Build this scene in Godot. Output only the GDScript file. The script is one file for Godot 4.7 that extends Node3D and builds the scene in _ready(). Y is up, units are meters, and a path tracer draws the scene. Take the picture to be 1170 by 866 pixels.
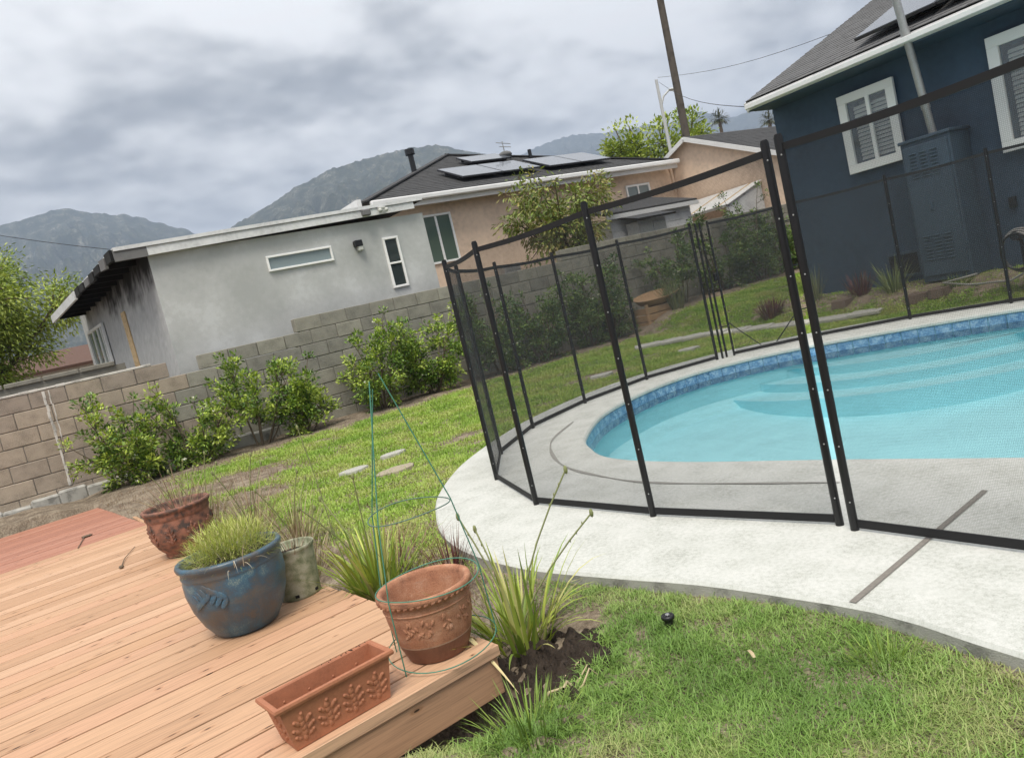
extends Node3D

# ---------------------------------------------------------------- mesh builder
class MB:
	var v := PackedVector3Array()
	var n := PackedVector3Array()
	var u := PackedVector2Array()
	var c := PackedColorArray()
	var col := Color.WHITE
	func vert(p: Vector3, nn: Vector3, uv: Vector2):
		v.append(p); n.append(nn); u.append(uv); c.append(col)
	# corners run counter-clockwise seen from outside
	func tri(a: Vector3, b: Vector3, d: Vector3):
		var nn := (b - a).cross(d - a).normalized()
		vert(a, nn, Vector2.ZERO); vert(d, nn, Vector2(1, 1)); vert(b, nn, Vector2(1, 0))
	func quad(a: Vector3, b: Vector3, d: Vector3, e: Vector3, us := 0.0, vs := 0.0, uo := Vector2.ZERO):
		var nn := (b - a).cross(d - a).normalized()
		if us == 0.0:
			us = (b - a).length(); vs = (e - a).length()
		vert(a, nn, uo); vert(d, nn, uo + Vector2(us, vs)); vert(b, nn, uo + Vector2(us, 0))
		vert(a, nn, uo); vert(e, nn, uo + Vector2(0, vs)); vert(d, nn, uo + Vector2(us, vs))
	func quadn(a: Vector3, b: Vector3, d: Vector3, e: Vector3, na: Vector3, nb: Vector3, nd: Vector3, ne: Vector3, ua := Vector2.ZERO, ub := Vector2.ZERO, ud := Vector2.ZERO, ue := Vector2.ZERO):
		vert(a, na, ua); vert(d, nd, ud); vert(b, nb, ub)
		vert(a, na, ua); vert(e, ne, ue); vert(d, nd, ud)
	func box(size: Vector3, xf := Transform3D(), uo := Vector2.ZERO):
		cbox(size, 0.0, xf, uo)
	# box with chamfered edges; u runs along x on the long faces
	func cbox(size: Vector3, ch: float, xf := Transform3D(), uo := Vector2.ZERO):
		var h := size * 0.5
		for ax in 3:
			for s in [-1.0, 1.0]:
				var e0 := Vector3.ZERO; var e1 := Vector3.ZERO; var e2 := Vector3.ZERO
				e0[ax] = s
				var a1 := (ax + 1) % 3; var a2 := (ax + 2) % 3
				if s < 0:
					var t := a1; a1 = a2; a2 = t
				e1[a1] = 1.0; e2[a2] = 1.0
				var o := e0 * h[ax]
				var w1 := h[a1] - ch; var w2 := h[a2] - ch
				var p := [o - e1 * w1 - e2 * w2, o + e1 * w1 - e2 * w2, o + e1 * w1 + e2 * w2, o - e1 * w1 + e2 * w2]
				var flip := a2 == 0
				var nn: Vector3 = (xf.basis * e0).normalized()
				var uv := []
				for q in p:
					var a: float = q[a1]; var b: float = q[a2]
					uv.append(uo + (Vector2(b, a) if flip else Vector2(a, b)))
				quadn(xf * p[0], xf * p[1], xf * p[2], xf * p[3], nn, nn, nn, nn, uv[0], uv[1], uv[2], uv[3])
		if ch <= 0.0:
			return
		for ax in 3:
			var a1 := (ax + 1) % 3; var a2 := (ax + 2) % 3
			for s1 in [-1.0, 1.0]:
				for s2 in [-1.0, 1.0]:
					var m := Vector3.ZERO; m[a1] = s1; m[a2] = s2
					var q0 := Vector3.ZERO; q0[a1] = s1 * h[a1]; q0[a2] = s2 * (h[a2] - ch)
					var q1 := Vector3.ZERO; q1[a1] = s1 * (h[a1] - ch); q1[a2] = s2 * h[a2]
					var l := h[ax] - ch
					var q0a := q0; q0a[ax] = -l; var q0b := q0; q0b[ax] = l
					var q1a := q1; q1a[ax] = -l; var q1b := q1; q1b[ax] = l
					var nn: Vector3 = (xf.basis * m).normalized()
					var P := [xf * q0a, xf * q0b, xf * q1b, xf * q1a]
					if (P[1] - P[0]).cross(P[2] - P[0]).dot(nn) < 0:
						P.reverse()
					quadn(P[0], P[1], P[2], P[3], nn, nn, nn, nn, uo, uo + Vector2(2 * l, 0), uo + Vector2(2 * l, ch), uo + Vector2(0, ch))
		for sx in [-1.0, 1.0]:
			for sy in [-1.0, 1.0]:
				for sz in [-1.0, 1.0]:
					var a := xf * Vector3(sx * h.x, sy * (h.y - ch), sz * (h.z - ch))
					var b := xf * Vector3(sx * (h.x - ch), sy * h.y, sz * (h.z - ch))
					var d := xf * Vector3(sx * (h.x - ch), sy * (h.y - ch), sz * h.z)
					if sx * sy * sz > 0:
						tri(a, b, d)
					else:
						tri(a, d, b)
	func tube(pts: Array, rad: Array, sides := 8, cap := true):
		var prev := []
		var up := Vector3.UP
		var len_u := 0.0
		for i in pts.size():
			var t: Vector3 = (pts[mini(i + 1, pts.size() - 1)] - pts[maxi(i - 1, 0)]).normalized()
			if i == 0:
				up = Vector3.UP if absf(t.y) < 0.9 else Vector3.RIGHT
			var r := t.cross(up).normalized(); up = r.cross(t).normalized()
			var ring := []
			var rr: float = rad[mini(i, rad.size() - 1)]
			if i > 0:
				len_u += (pts[i] - pts[i - 1]).length()
			for k in sides + 1:
				var a := TAU * k / sides
				var d := r * cos(a) + up * sin(a)
				ring.append([pts[i] + d * rr, d, Vector2(len_u, TAU * 0.03 * k / sides)])
			if i > 0:
				for k in sides:
					var A = prev[k]; var B = prev[k + 1]; var C = ring[k + 1]; var D = ring[k]
					quadn(A[0], D[0], C[0], B[0], A[1], D[1], C[1], B[1], A[2], D[2], C[2], B[2])
			prev = ring
			if cap and (i == 0 or i == pts.size() - 1):
				var s := -1.0 if i == 0 else 1.0
				for k in sides:
					vert(pts[i], t * s, Vector2.ZERO); vert(ring[k][0], t * s, Vector2(0, 1)); vert(ring[k + 1][0], t * s, Vector2(1, 0))
	# profile of (radius, height) from the outside foot over the rim and down inside
	func lathe(prof: Array, seg := 40, xf := Transform3D(), wob := 0.0):
		var vl := 0.0
		for i in prof.size() - 1:
			var a: Vector2 = prof[i]; var b: Vector2 = prof[i + 1]
			var ta: Vector2 = (b - prof[maxi(i - 1, 0)]).normalized()
			var tb: Vector2 = (prof[mini(i + 2, prof.size() - 1)] - a).normalized()
			var v2 := vl + (b - a).length()
			for k in seg:
				var q := []
				for kk in [k, k + 1]:
					var an: float = TAU * kk / seg
					var d := Vector3(cos(an), 0, sin(an))
					var w: float = 1.0 + wob * sin(an * 2.0 + 1.0)
					q.append([d, w, 1.0 * kk / seg])
				var P := []
				for e in [[a, ta, q[0], vl], [b, tb, q[0], v2], [b, tb, q[1], v2], [a, ta, q[1], vl]]:
					var d: Vector3 = e[2][0]
					P.append([xf * (d * e[0].x * e[2][1] + Vector3.UP * e[0].y), (xf.basis * (d * e[1].y - Vector3.UP * e[1].x)).normalized(), Vector2(e[2][2] * 1.2, e[3])])
				quadn(P[0][0], P[1][0], P[2][0], P[3][0], P[0][1], P[1][1], P[2][1], P[3][1], P[0][2], P[1][2], P[2][2], P[3][2])
			vl = v2
	func ball(xf: Transform3D, seg := 8, rings := 5):
		var bi := xf.basis.inverse().transposed()
		for i in rings:
			for k in seg:
				var P := []
				for e in [[i, k], [i, k + 1], [i + 1, k + 1], [i + 1, k]]:
					var th: float = PI * e[0] / rings; var ph: float = TAU * e[1] / seg
					var d := Vector3(sin(th) * cos(ph), cos(th), sin(th) * sin(ph))
					P.append([xf * d, (bi * d).normalized()])
				quadn(P[0][0], P[1][0], P[2][0], P[3][0], P[0][1], P[1][1], P[2][1], P[3][1])
	# a grass or strap leaf: curved, folded along its midrib
	func blade(p: Vector3, dir: Vector3, length: float, width: float, droop: float, segs := 4, fold := 0.3):
		var side := dir.cross(Vector3.UP).normalized()
		if side.length() < 0.5:
			side = Vector3.RIGHT
		var d := dir.normalized()
		var pl := p - side * width * 0.35; var pr := p + side * width * 0.35; var pm := p
		for i in segs:
			var t := float(i + 1) / segs
			d = (d + Vector3.DOWN * droop / segs * (0.4 + t)).normalized()
			var q := pm + d * length / segs
			var w := width * (1.0 - pow(t, 2.2)) * 0.5
			var up := side.cross(d).normalized()
			var ql := q - side * w + up * w * fold; var qr := q + side * w + up * w * fold
			var nl := (up + side * fold).normalized(); var nr := (up - side * fold).normalized()
			quadn(pl, pm, q, ql, nl, nl, nl, nl, Vector2(0, t), Vector2(.5, t), Vector2(.5, t), Vector2(0, t))
			if i < segs - 1 or fold > 0.0:
				quadn(pm, pr, qr, q, nr, nr, nr, nr, Vector2(.5, t), Vector2(1, t), Vector2(1, t), Vector2(.5, t))
			pl = ql; pr = qr; pm = q
	func leaf(p: Vector3, dir: Vector3, nrm: Vector3, length: float, width: float):
		var s := dir.cross(nrm).normalized() * width * 0.5
		var up := s.cross(dir).normalized()
		var m := p + dir * length * 0.45 - up * width * 0.12
		var t := p + dir * length
		var a := m + s + up * width * 0.2; var b := m - s + up * width * 0.2
		var n1 := (m - p).cross(a - p).normalized(); var n2 := (b - p).cross(m - p).normalized()
		if n1.dot(up) < 0: n1 = -n1
		if n2.dot(up) < 0: n2 = -n2
		vert(p, n1, Vector2.ZERO); vert(t, n1, Vector2(0, 1)); vert(a, n1, Vector2(1, .5))
		vert(p, n2, Vector2.ZERO); vert(b, n2, Vector2(1, .5)); vert(t, n2, Vector2(0, 1))
	func mesh() -> ArrayMesh:
		var arr := []
		arr.resize(Mesh.ARRAY_MAX)
		arr[Mesh.ARRAY_VERTEX] = v; arr[Mesh.ARRAY_NORMAL] = n; arr[Mesh.ARRAY_TEX_UV] = u; arr[Mesh.ARRAY_COLOR] = c
		var m := ArrayMesh.new()
		m.add_surface_from_arrays(Mesh.PRIMITIVE_TRIANGLES, arr)
		return m

var rng := RandomNumberGenerator.new()
var M := {}
var T := {}

# ---------------------------------------------------------------- tree helpers
func put(o: Node3D, parent: Node = null):
	(parent if parent else self).add_child(o, true)
	return o
func next_name(called: String) -> String:
	if not has_node(called):
		return called
	var k := 1
	while has_node(called + "_%03d" % k):
		k += 1
	return called + "_%03d" % k
func thing(called: String, label: String, category: String, at := Vector3.ZERO, turn := 0.0, group := "") -> Node3D:
	var o := Node3D.new()
	o.name = next_name(called); add_child(o)
	o.position = at; o.rotation.y = turn
	o.set_meta("label", label); o.set_meta("category", category)
	if group: o.set_meta("group", group)
	return o
func as_mesh(b) -> Mesh:
	return b.mesh() if b is MB else b
func part(parent: Node, called: String, b, m: Material, xf := Transform3D()) -> MeshInstance3D:
	var o := MeshInstance3D.new()
	o.name = called; o.mesh = as_mesh(b); o.material_override = m; o.transform = xf
	parent.add_child(o, true)
	return o
func solo(called: String, label: String, category: String, b, m: Material, at := Vector3.ZERO, turn := 0.0, group := "") -> MeshInstance3D:
	var o := MeshInstance3D.new()
	o.name = next_name(called); o.mesh = as_mesh(b); o.material_override = m
	add_child(o); o.position = at; o.rotation.y = turn
	o.set_meta("label", label); o.set_meta("category", category)
	if group: o.set_meta("group", group)
	return o
func struct(called: String, b, m: Material, label := "") -> MeshInstance3D:
	var o := MeshInstance3D.new()
	o.name = next_name(called); o.mesh = as_mesh(b); o.material_override = m
	add_child(o); o.set_meta("kind", "structure")
	if label: o.set_meta("label", label)
	return o
func bx(size: Vector3, at := Vector3.ZERO, ch := 0.0) -> MB:
	var b := MB.new(); b.cbox(size, ch, Transform3D(Basis(), at)); return b
func xf(at: Vector3, turn := 0.0) -> Transform3D:
	return Transform3D(Basis(Vector3.UP, turn), at)
func beam(b: MB, p: Vector3, q: Vector3, w: float, h: float, up := Vector3.UP):
	var x := (q - p).normalized()
	var z := x.cross(up).normalized()
	var y := z.cross(x).normalized()
	b.box(Vector3((q - p).length(), h, w), Transform3D(Basis(x, y, z), (p + q) * 0.5))

# ---------------------------------------------------------------- materials
func L(r: float, g: float, b: float) -> Color:
	return Color(r, g, b).linear_to_srgb()
# layers: [[frequency, weight, octaves], ...]; ramp: [[place, linear colour], ...]
func ntex(id: int, layers: Array, ramp: Array, w := 512, h := 512, stretch := 1) -> ImageTexture:
	var acc := PackedFloat32Array(); acc.resize(w * h)
	for k in layers.size():
		var f := FastNoiseLite.new()
		f.seed = id * 17 + k; f.frequency = layers[k][0]; f.noise_type = FastNoiseLite.TYPE_SIMPLEX_SMOOTH
		f.fractal_octaves = layers[k][2]
		var im := f.get_seamless_image(w / stretch, h)
		if stretch > 1:
			im.resize(w, h, Image.INTERPOLATE_CUBIC)
		im.convert(Image.FORMAT_L8)
		var d := im.get_data(); var wt: float = layers[k][1] / 255.0
		for i in w * h:
			acc[i] += d[i] * wt
	var lut := PackedByteArray()
	for i in 256:
		var t := i / 255.0
		var cc: Color = ramp[ramp.size() - 1][1]
		if t <= ramp[0][0]:
			cc = ramp[0][1]
		else:
			for k in ramp.size() - 1:
				if t >= ramp[k][0] and t <= ramp[k + 1][0]:
					cc = ramp[k][1].lerp(ramp[k + 1][1], (t - ramp[k][0]) / (ramp[k + 1][0] - ramp[k][0])); break
		cc = cc.linear_to_srgb()
		lut.append(int(clampf(cc.r, 0, 1) * 255)); lut.append(int(clampf(cc.g, 0, 1) * 255)); lut.append(int(clampf(cc.b, 0, 1) * 255))
	var out := PackedByteArray(); out.resize(w * h * 3)
	for i in w * h:
		var q := clampi(int(acc[i] * 255), 0, 255) * 3
		out[i * 3] = lut[q]; out[i * 3 + 1] = lut[q + 1]; out[i * 3 + 2] = lut[q + 2]
	return ImageTexture.create_from_image(Image.create_from_data(w, h, false, Image.FORMAT_RGB8, out))
func mat(called: String, albedo: Color, rough := 0.8, tex: Texture2D = null, scale := 0.0, bump: Texture2D = null, bump_cm := 0.0) -> StandardMaterial3D:
	var m := StandardMaterial3D.new()
	m.resource_name = called
	m.albedo_color = albedo; m.roughness = rough; m.albedo_texture = tex
	if scale > 0.0:
		m.uv1_triplanar = true; m.uv1_world_triplanar = true; m.uv1_scale = Vector3.ONE * scale
	if bump:
		m.heightmap_enabled = true; m.heightmap_texture = bump; m.heightmap_scale = bump_cm
	M[called] = m
	return m
func leafy(called: String, albedo := Color.WHITE, through := 0.5, rough := 0.5) -> StandardMaterial3D:
	var m := mat(called, albedo, rough)
	m.vertex_color_use_as_albedo = true
	m.backlight_enabled = true; m.backlight = Color(through, through, through * 0.7)
	return m
func grey(k: float, tint := Vector3.ONE) -> Color:
	return Color(k * tint.x, k * tint.y, k * tint.z)

func make_materials():
	# shared value maps, multiplied into the albedo colour
	T.mottle = ntex(1, [[0.006, 0.55, 4], [0.05, 0.45, 3]], [[0.2, grey(0.72)], [0.5, grey(0.9)], [0.8, grey(1.0)]])
	T.pale = ntex(16, [[0.008, 0.6, 4], [0.06, 0.4, 3]], [[0.2, grey(0.9)], [0.5, grey(0.97)], [0.8, grey(1.0)]])
	T.fine = ntex(2, [[0.03, 0.4, 3], [0.2, 0.6, 2]], [[0.2, grey(0.6)], [0.5, grey(0.88)], [0.8, grey(1.0)]])
	T.relief = ntex(3, [[0.04, 0.4, 3], [0.18, 0.6, 2]], [[0.1, grey(0.0)], [0.9, grey(1.0)]])
	T.stain = ntex(4, [[0.008, 0.8, 5], [0.08, 0.2, 2]], [[0.25, grey(0.5)], [0.4, grey(0.82)], [0.55, grey(0.95)], [0.8, grey(1.0)]])
	T.concrete = ntex(5, [[0.005, 0.28, 5], [0.05, 0.32, 3], [0.22, 0.40, 2]], [[0.26, Color(.36, .37, .335)], [0.40, Color(.48, .49, .45)], [0.52, Color(.545, .555, .52)], [0.72, Color(.62, .62, .59)]], 1024, 1024)
	T.stucco = ntex(6, [[0.005, 0.65, 4], [0.05, 0.2, 3], [0.3, 0.15, 1]], [[0.28, Color(.40, .41, .40)], [0.45, Color(.45, .46, .45)], [0.58, Color(.48, .49, .48)], [0.72, Color(.55, .56, .555)]], 1024, 1024)
	T.block = ntex(7, [[0.01, 0.5, 4], [0.15, 0.5, 2]], [[0.25, grey(0.62)], [0.45, grey(0.85)], [0.75, grey(1.0)]])
	T.soil = ntex(8, [[0.008, 0.35, 4], [0.06, 0.35, 3], [0.25, 0.3, 2]], [[0.2, Color(.06, .043, .03)], [0.42, Color(.14, .105, .073)], [0.56, Color(.25, .20, .145)], [0.75, Color(.38, .32, .24)]], 1024, 1024)
	T.tile = ntex(9, [[0.03, 0.5, 3], [0.12, 0.5, 2]], [[0.25, Color(.06, .16, .33)], [0.5, Color(.17, .32, .50)], [0.75, Color(.42, .56, .68)]], 256, 256)
	T.terra = ntex(10, [[0.008, 0.6, 4], [0.12, 0.4, 2]], [[0.22, Color(.23, .10, .058)], [0.42, Color(.39, .175, .098)], [0.6, Color(.46, .225, .13)], [0.82, Color(.55, .34, .235)]])
	T.blue = ntex(11, [[0.006, 0.7, 4], [0.1, 0.3, 3]], [[0.25, Color(.11, .085, .065)], [0.38, Color(.10, .10, .095)], [0.5, Color(.055, .085, .11)], [0.64, Color(.04, .11, .18)], [0.74, Color(.065, .15, .20)], [0.88, Color(.20, .26, .25)]])
	T.algae = ntex(12, [[0.009, 0.7, 4], [0.12, 0.3, 3]], [[0.25, Color(.10, .13, .06)], [0.45, Color(.28, .30, .19)], [0.7, Color(.44, .43, .33)]])
	T.char_clay = ntex(13, [[0.01, 0.7, 3], [0.12, 0.3, 3]], [[0.36, Color(.06, .048, .042)], [0.48, Color(.20, .09, .06)], [0.7, Color(.34, .155, .10)]])
	T.hill = ntex(14, [[0.02, 0.5, 5], [0.12, 0.5, 3]], [[0.25, Color(.014, .020, .012)], [0.5, Color(.036, .045, .026)], [0.62, Color(.075, .075, .05)], [0.72, Color(.20, .19, .155)], [0.85, Color(.34, .33, .29)]], 1024, 1024)
	T.shingle = ntex(15, [[0.03, 0.4, 2], [0.25, 0.6, 1]], [[0.2, grey(0.45)], [0.5, grey(0.8)], [0.8, grey(1.0)]], 256, 256)
	# wood grain: streaks along u, plus knots
	for k in 3:
		var im: Image = ntex(20 + k, [[0.05, 0.5, 3], [0.16, 0.5, 2]], [[0.18, grey(0.62)], [0.42, grey(0.86)], [0.8, grey(1.0)]], 1024, 256, 16).get_image()
		var r := RandomNumberGenerator.new(); r.seed = 400 + k
		for q in 9:
			var cx := r.randi_range(0, 1023); var cy := r.randi_range(4, 251)
			var rx := r.randf_range(4, 11); var ry := r.randf_range(3, 7); var dark := r.randf_range(0.25, 0.6)
			for dx in range(-int(rx * 3), int(rx * 3) + 1):
				for dy in range(-int(ry * 2), int(ry * 2) + 1):
					var e := pow(dx / rx, 2) + pow(dy / ry, 2)
					var px := posmod(cx + dx, 1024); var py := clampi(cy + dy, 0, 255)
					if e < 4.0:
						var kk := lerpf(dark, 1.0, smoothstep(0.25, 1.0, e)) if e < 1.0 else lerpf(0.86, 1.0, smoothstep(1.0, 4.0, e))
						var pc := im.get_pixel(px, py)
						im.set_pixel(px, py, Color(pc.r * kk, pc.g * kk * 0.97, pc.b * kk * 0.94))
		T["wood%d" % k] = ImageTexture.create_from_image(im)
	mat("concrete", Color.WHITE, 0.85, T.concrete, 0.7, T.relief, 0.12)
	mat("concrete_side", L(.43, .42, .385), 0.9, T.stain, 1.5, T.relief, 0.3)
	mat("seam", L(.36, .35, .32), 0.9, T.fine, 3.0)
	mat("joint", L(.24, .22, .195), 0.95, T.fine, 3.0)
	mat("plaster", L(.43, .87, .95), 0.6, T.pale, 0.5)
	mat("tile", Color.WHITE, 0.15, T.tile, 1.3)
	mat("soil", Color.WHITE, 1.0, T.soil, 0.6, T.relief, 2.2)
	mat("stucco", Color.WHITE, 0.95, T.stucco, 0.16, T.relief, 0.2)
	mat("stucco_dark", L(.17, .17, .17), 0.95, T.stain, 0.3)
	mat("wall_tone", Color.WHITE, 0.95); M.wall_tone.vertex_color_use_as_albedo = true
	mat("char", L(.012, .012, .012), 0.95, T.stain, 0.5)
	mat("white_paint", L(.74, .74, .73), 0.6, T.pale, 0.6)
	mat("white_trim", L(.86, .86, .84), 0.5)
	mat("old_white", L(.72, .73, .73), 0.7, T.mottle, 0.5)
	mat("peach", L(.78, .60, .455), 0.95, T.mottle, 0.25, T.relief, 0.25)
	mat("navy", L(.046, .080, .125), 0.7, T.mottle, 0.3, T.relief, 0.25)
	mat("navy_metal", L(.054, .088, .125), 0.45, T.mottle, 0.4)
	mat("shingle", L(.062, .062, .064), 0.95, T.shingle, 1.2)
	mat("shingle_grey", L(.15, .15, .152), 0.95, T.shingle, 1.2)
	mat("solar", L(.10, .11, .13), 0.08)
	mat("solar_frame", L(.03, .03, .035), 0.4)
	mat("dark_glass", L(.035, .045, .045), 0.06)
	mat("green_glass", L(.10, .14, .115), 0.08)
	mat("frost_glass", L(.22, .27, .28), 0.12)
	mat("galvanised", L(.46, .47, .47), 0.42, T.mottle, 1.5); M.galvanised.metallic = 0.6
	mat("black_metal", L(.007, .007, .008), 0.38)
	mat("black_tape", L(.007, .007, .008), 0.7)
	mat("ply", L(.62, .45, .25), 0.8, T.wood1, 0.8)
	mat("pole_wood", L(.10, .085, .07), 0.95, T.stain, 0.5)
	mat("light_pole", L(.48, .50, .50), 0.6)
	mat("wire_green", L(.07, .23, .16), 0.45)
	mat("wire_dark", L(.09, .16, .13), 0.5)
	mat("bark", L(.17, .13, .09), 0.95, T.fine, 4.0)
	mat("hill", Color.WHITE, 1.0, T.hill, 0.0016)
	mat("stone", L(.50, .49, .44), 0.9, T.fine, 2.0, T.relief, 0.5)
	mat("hose", L(.30, .29, .27), 0.5)
	mat("rock", L(.17, .12, .09), 0.9, T.fine, 3.0, T.relief, 0.5)
	mat("dirt_pale", L(.42, .36, .27), 1.0, T.fine, 2.0)
	mat("terra", Color.WHITE, 0.85, T.terra, 2.6, T.relief, 0.3)
	mat("terra_damp", L(.20, .085, .05), 0.6, T.mottle, 3.0, T.relief, 0.15)
	mat("terra_lime", L(.46, .30, .21), 0.9, T.stain, 6.0)
	mat("terra_clean", L(.42, .165, .085), 0.7, T.mottle, 3.0, T.relief, 0.08)
	mat("char_clay", Color.WHITE, 0.75, T.char_clay, 3.0, T.relief, 0.2)
	mat("blue_glaze", Color.WHITE, 0.38, T.blue, 2.3, T.relief, 0.12)
	mat("algae", Color.WHITE, 0.75, T.algae, 3.0)
	mat("dug", L(.060, .043, .031), 1.0, T.fine, 5.0, T.relief, 1.0)
	mat("pot_soil", L(.055, .04, .03), 1.0, T.fine, 5.0, T.relief, 1.0)
	mat("black_plastic", L(.015, .015, .016), 0.35)
	mat("orange_wood", L(.42, .27, .15), 0.75, T.mottle, 1.5)
	mat("louver", L(.50, .51, .47), 0.6)
	mat("brown_roof", L(.13, .07, .05), 0.9, T.fine, 1.0)
	mat("straw", L(.62, .52, .27), 0.7)
	mat("root", L(.52, .42, .26), 0.85)
	for k in 4:
		mat("block_tan%d" % k, [L(.41, .34, .265), L(.385, .32, .255), L(.44, .365, .285), L(.36, .30, .245)][k], 0.95, T.block, 0.9, T.relief, 0.45)
		mat("block_grey%d" % k, [L(.315, .30, .25), L(.285, .272, .23), L(.34, .325, .27), L(.26, .25, .215)][k], 0.95, T.block, 0.9, T.relief, 0.45)
	mat("mortar", L(.27, .25, .22), 0.95, T.fine, 2.0)
	mat("whitewash", L(.66, .63, .58), 0.9, T.stain, 1.2)
	for k in 5:
		var wc: Color = [L(.60, .365, .22), L(.56, .33, .19), L(.64, .40, .25), L(.53, .315, .185), L(.60, .35, .215)][k]
		mat("deck%d" % k, wc, 0.62, T["wood%d" % (k % 3)]); M["deck%d" % k].uv1_scale = Vector3(0.55, 4.2, 1)
		var rc: Color = [L(.45, .20, .13), L(.42, .18, .115), L(.48, .22, .145), L(.40, .175, .115), L(.46, .215, .145)][k]
		mat("deck_red%d" % k, rc, 0.65, T["wood%d" % (k % 3)]); M["deck_red%d" % k].uv1_scale = Vector3(0.55, 4.2, 1)
	leafy("leaf", Color.WHITE, 0.55, 0.42)
	leafy("grass", Color.WHITE, 0.6, 0.55)
	leafy("dry", Color.WHITE, 0.4, 0.8)
	var wv := Image.create(128, 128, false, Image.FORMAT_RGBA8)
	for y in 128:
		for x in 128:
			var tx := absf(fposmod(x / 16.0, 1.0) - 0.5); var ty := absf(fposmod(y / 16.0, 1.0) - 0.5)
			var a := 0.5 + 0.5 * maxf(smoothstep(0.22, 0.40, tx), smoothstep(0.22, 0.40, ty))
			wv.set_pixel(x, y, Color(1, 1, 1, a))
	wv.generate_mipmaps()
	var f := mat("fence_mesh", Color(L(.030, .031, .033), 0.225), 0.9, ImageTexture.create_from_image(wv))
	f.uv1_scale = Vector3(23.0, 23.0, 1)
	f.transparency = BaseMaterial3D.TRANSPARENCY_ALPHA
	var w := mat("water", Color(L(.30, .72, .78), 0.03), 0.03, null, 0.0)
	w.transparency = BaseMaterial3D.TRANSPARENCY_ALPHA
	var g := mat("pane", Color(L(.5, .55, .55), 0.10), 0.02)
	g.transparency = BaseMaterial3D.TRANSPARENCY_ALPHA

# ---------------------------------------------------------------- sky
func make_sky() -> ImageTexture:
	var w := 2048; var h := 1024
	var a := FastNoiseLite.new(); a.seed = 31; a.frequency = 0.42; a.fractal_octaves = 6; a.noise_type = FastNoiseLite.TYPE_SIMPLEX_SMOOTH
	var b := FastNoiseLite.new(); b.seed = 57; b.frequency = 1.6; b.fractal_octaves = 4; b.noise_type = FastNoiseLite.TYPE_SIMPLEX_SMOOTH
	# heavier and lighter banks of the cloud deck: azimuth, elevation, half widths in degrees, weight
	var banks := [[23.9, 16.4, 2.4, 1.0, 0.5], [35.5, 16.6, 3.2, 1.5, 0.6], [30.5, 14.2, 4.0, 1.1, 0.35], [4.5, 14.4, 4.5, 1.2, 0.5], [13.5, 12.9, 4.5, 1.2, 0.55], [20.5, 13.4, 2.6, 0.9, 0.4],
		[9.0, 20.5, 9.0, 2.2, 0.4], [14.0, 16.9, 7.0, 1.0, -0.5], [27.5, 18.8, 4.0, 1.4, -0.35], [26.0, 14.4, 3.0, 0.8, -0.3], [41.0, 17.5, 5.0, 2.0, 0.2], [2.5, 12.2, 2.5, 0.35, -0.6], [48.0, 13.5, 5.0, 1.5, -0.15], [31.0, 12.0, 7.0, 1.3, 0.32], [42.0, 10.8, 6.0, 1.2, 0.25]]
	var data := PackedByteArray(); data.resize(w * h * 3)
	var dark := Color(.160, .168, .180); var light := Color(.42, .423, .428)
	var lut := []
	for i in 101:
		lut.append(dark.lerp(light, i / 100.0))
	for y in h:
		var el := (0.5 - (y + 0.5) / h) * PI
		if el < -0.02:
			var gc := Color(.16, .16, .15).linear_to_srgb()
			for x in w:
				var q := (y * w + x) * 3
				data[q] = int(gc.r * 255); data[q + 1] = int(gc.g * 255); data[q + 2] = int(gc.b * 255)
			continue
		var sy := maxf(sin(el), 0.0); var cy := cos(el)
		var grow := 1.0 + 0.75 * sy * sy   # an overcast sky is brighter towards the zenith
		var eld := rad_to_deg(el)
		for x in w:
			var az := ((x + 0.5) / w - 0.5) * TAU
			var k := 2.0 / (sy + 0.22)
			var px := sin(az) * cy * k; var pz := -cos(az) * cy * k
			var warp := b.get_noise_2d(px * 0.35, pz * 0.35)
			var d := 0.56 + 0.80 * a.get_noise_2d(px + warp * 0.5, pz * 1.25 - warp * 0.4) + 0.26 * b.get_noise_2d(px, pz * 1.3) + 0.17 * b.get_noise_2d(px * 2.7 + 9.0, pz * 3.2)
			var puff := b.get_noise_2d(px * 1.1 + 40.0, pz * 1.5)
			var azd := rad_to_deg(az)
			if azd > -25 and azd < 75 and eld < 40:
				for e in banks:
					var da: float = (azd - e[0] + warp * 2.2) / e[2]; var de: float = (eld - e[1] + warp * 0.9) / e[3]
					var s := da * da + de * de
					if s < 6.0:
						d -= e[4] * 0.80 * exp(-s) * (1.0 + 1.3 * puff)
			d = smoothstep(0.02, 0.95, clampf(d + 0.10, 0, 1))
			var c: Color = lut[int(d * 100)] * grow
			c = c.linear_to_srgb()
			var q := (y * w + x) * 3
			data[q] = int(c.r * 255); data[q + 1] = int(c.g * 255); data[q + 2] = int(c.b * 255)
	return ImageTexture.create_from_image(Image.create_from_data(w, h, false, Image.FORMAT_RGB8, data))

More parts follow.
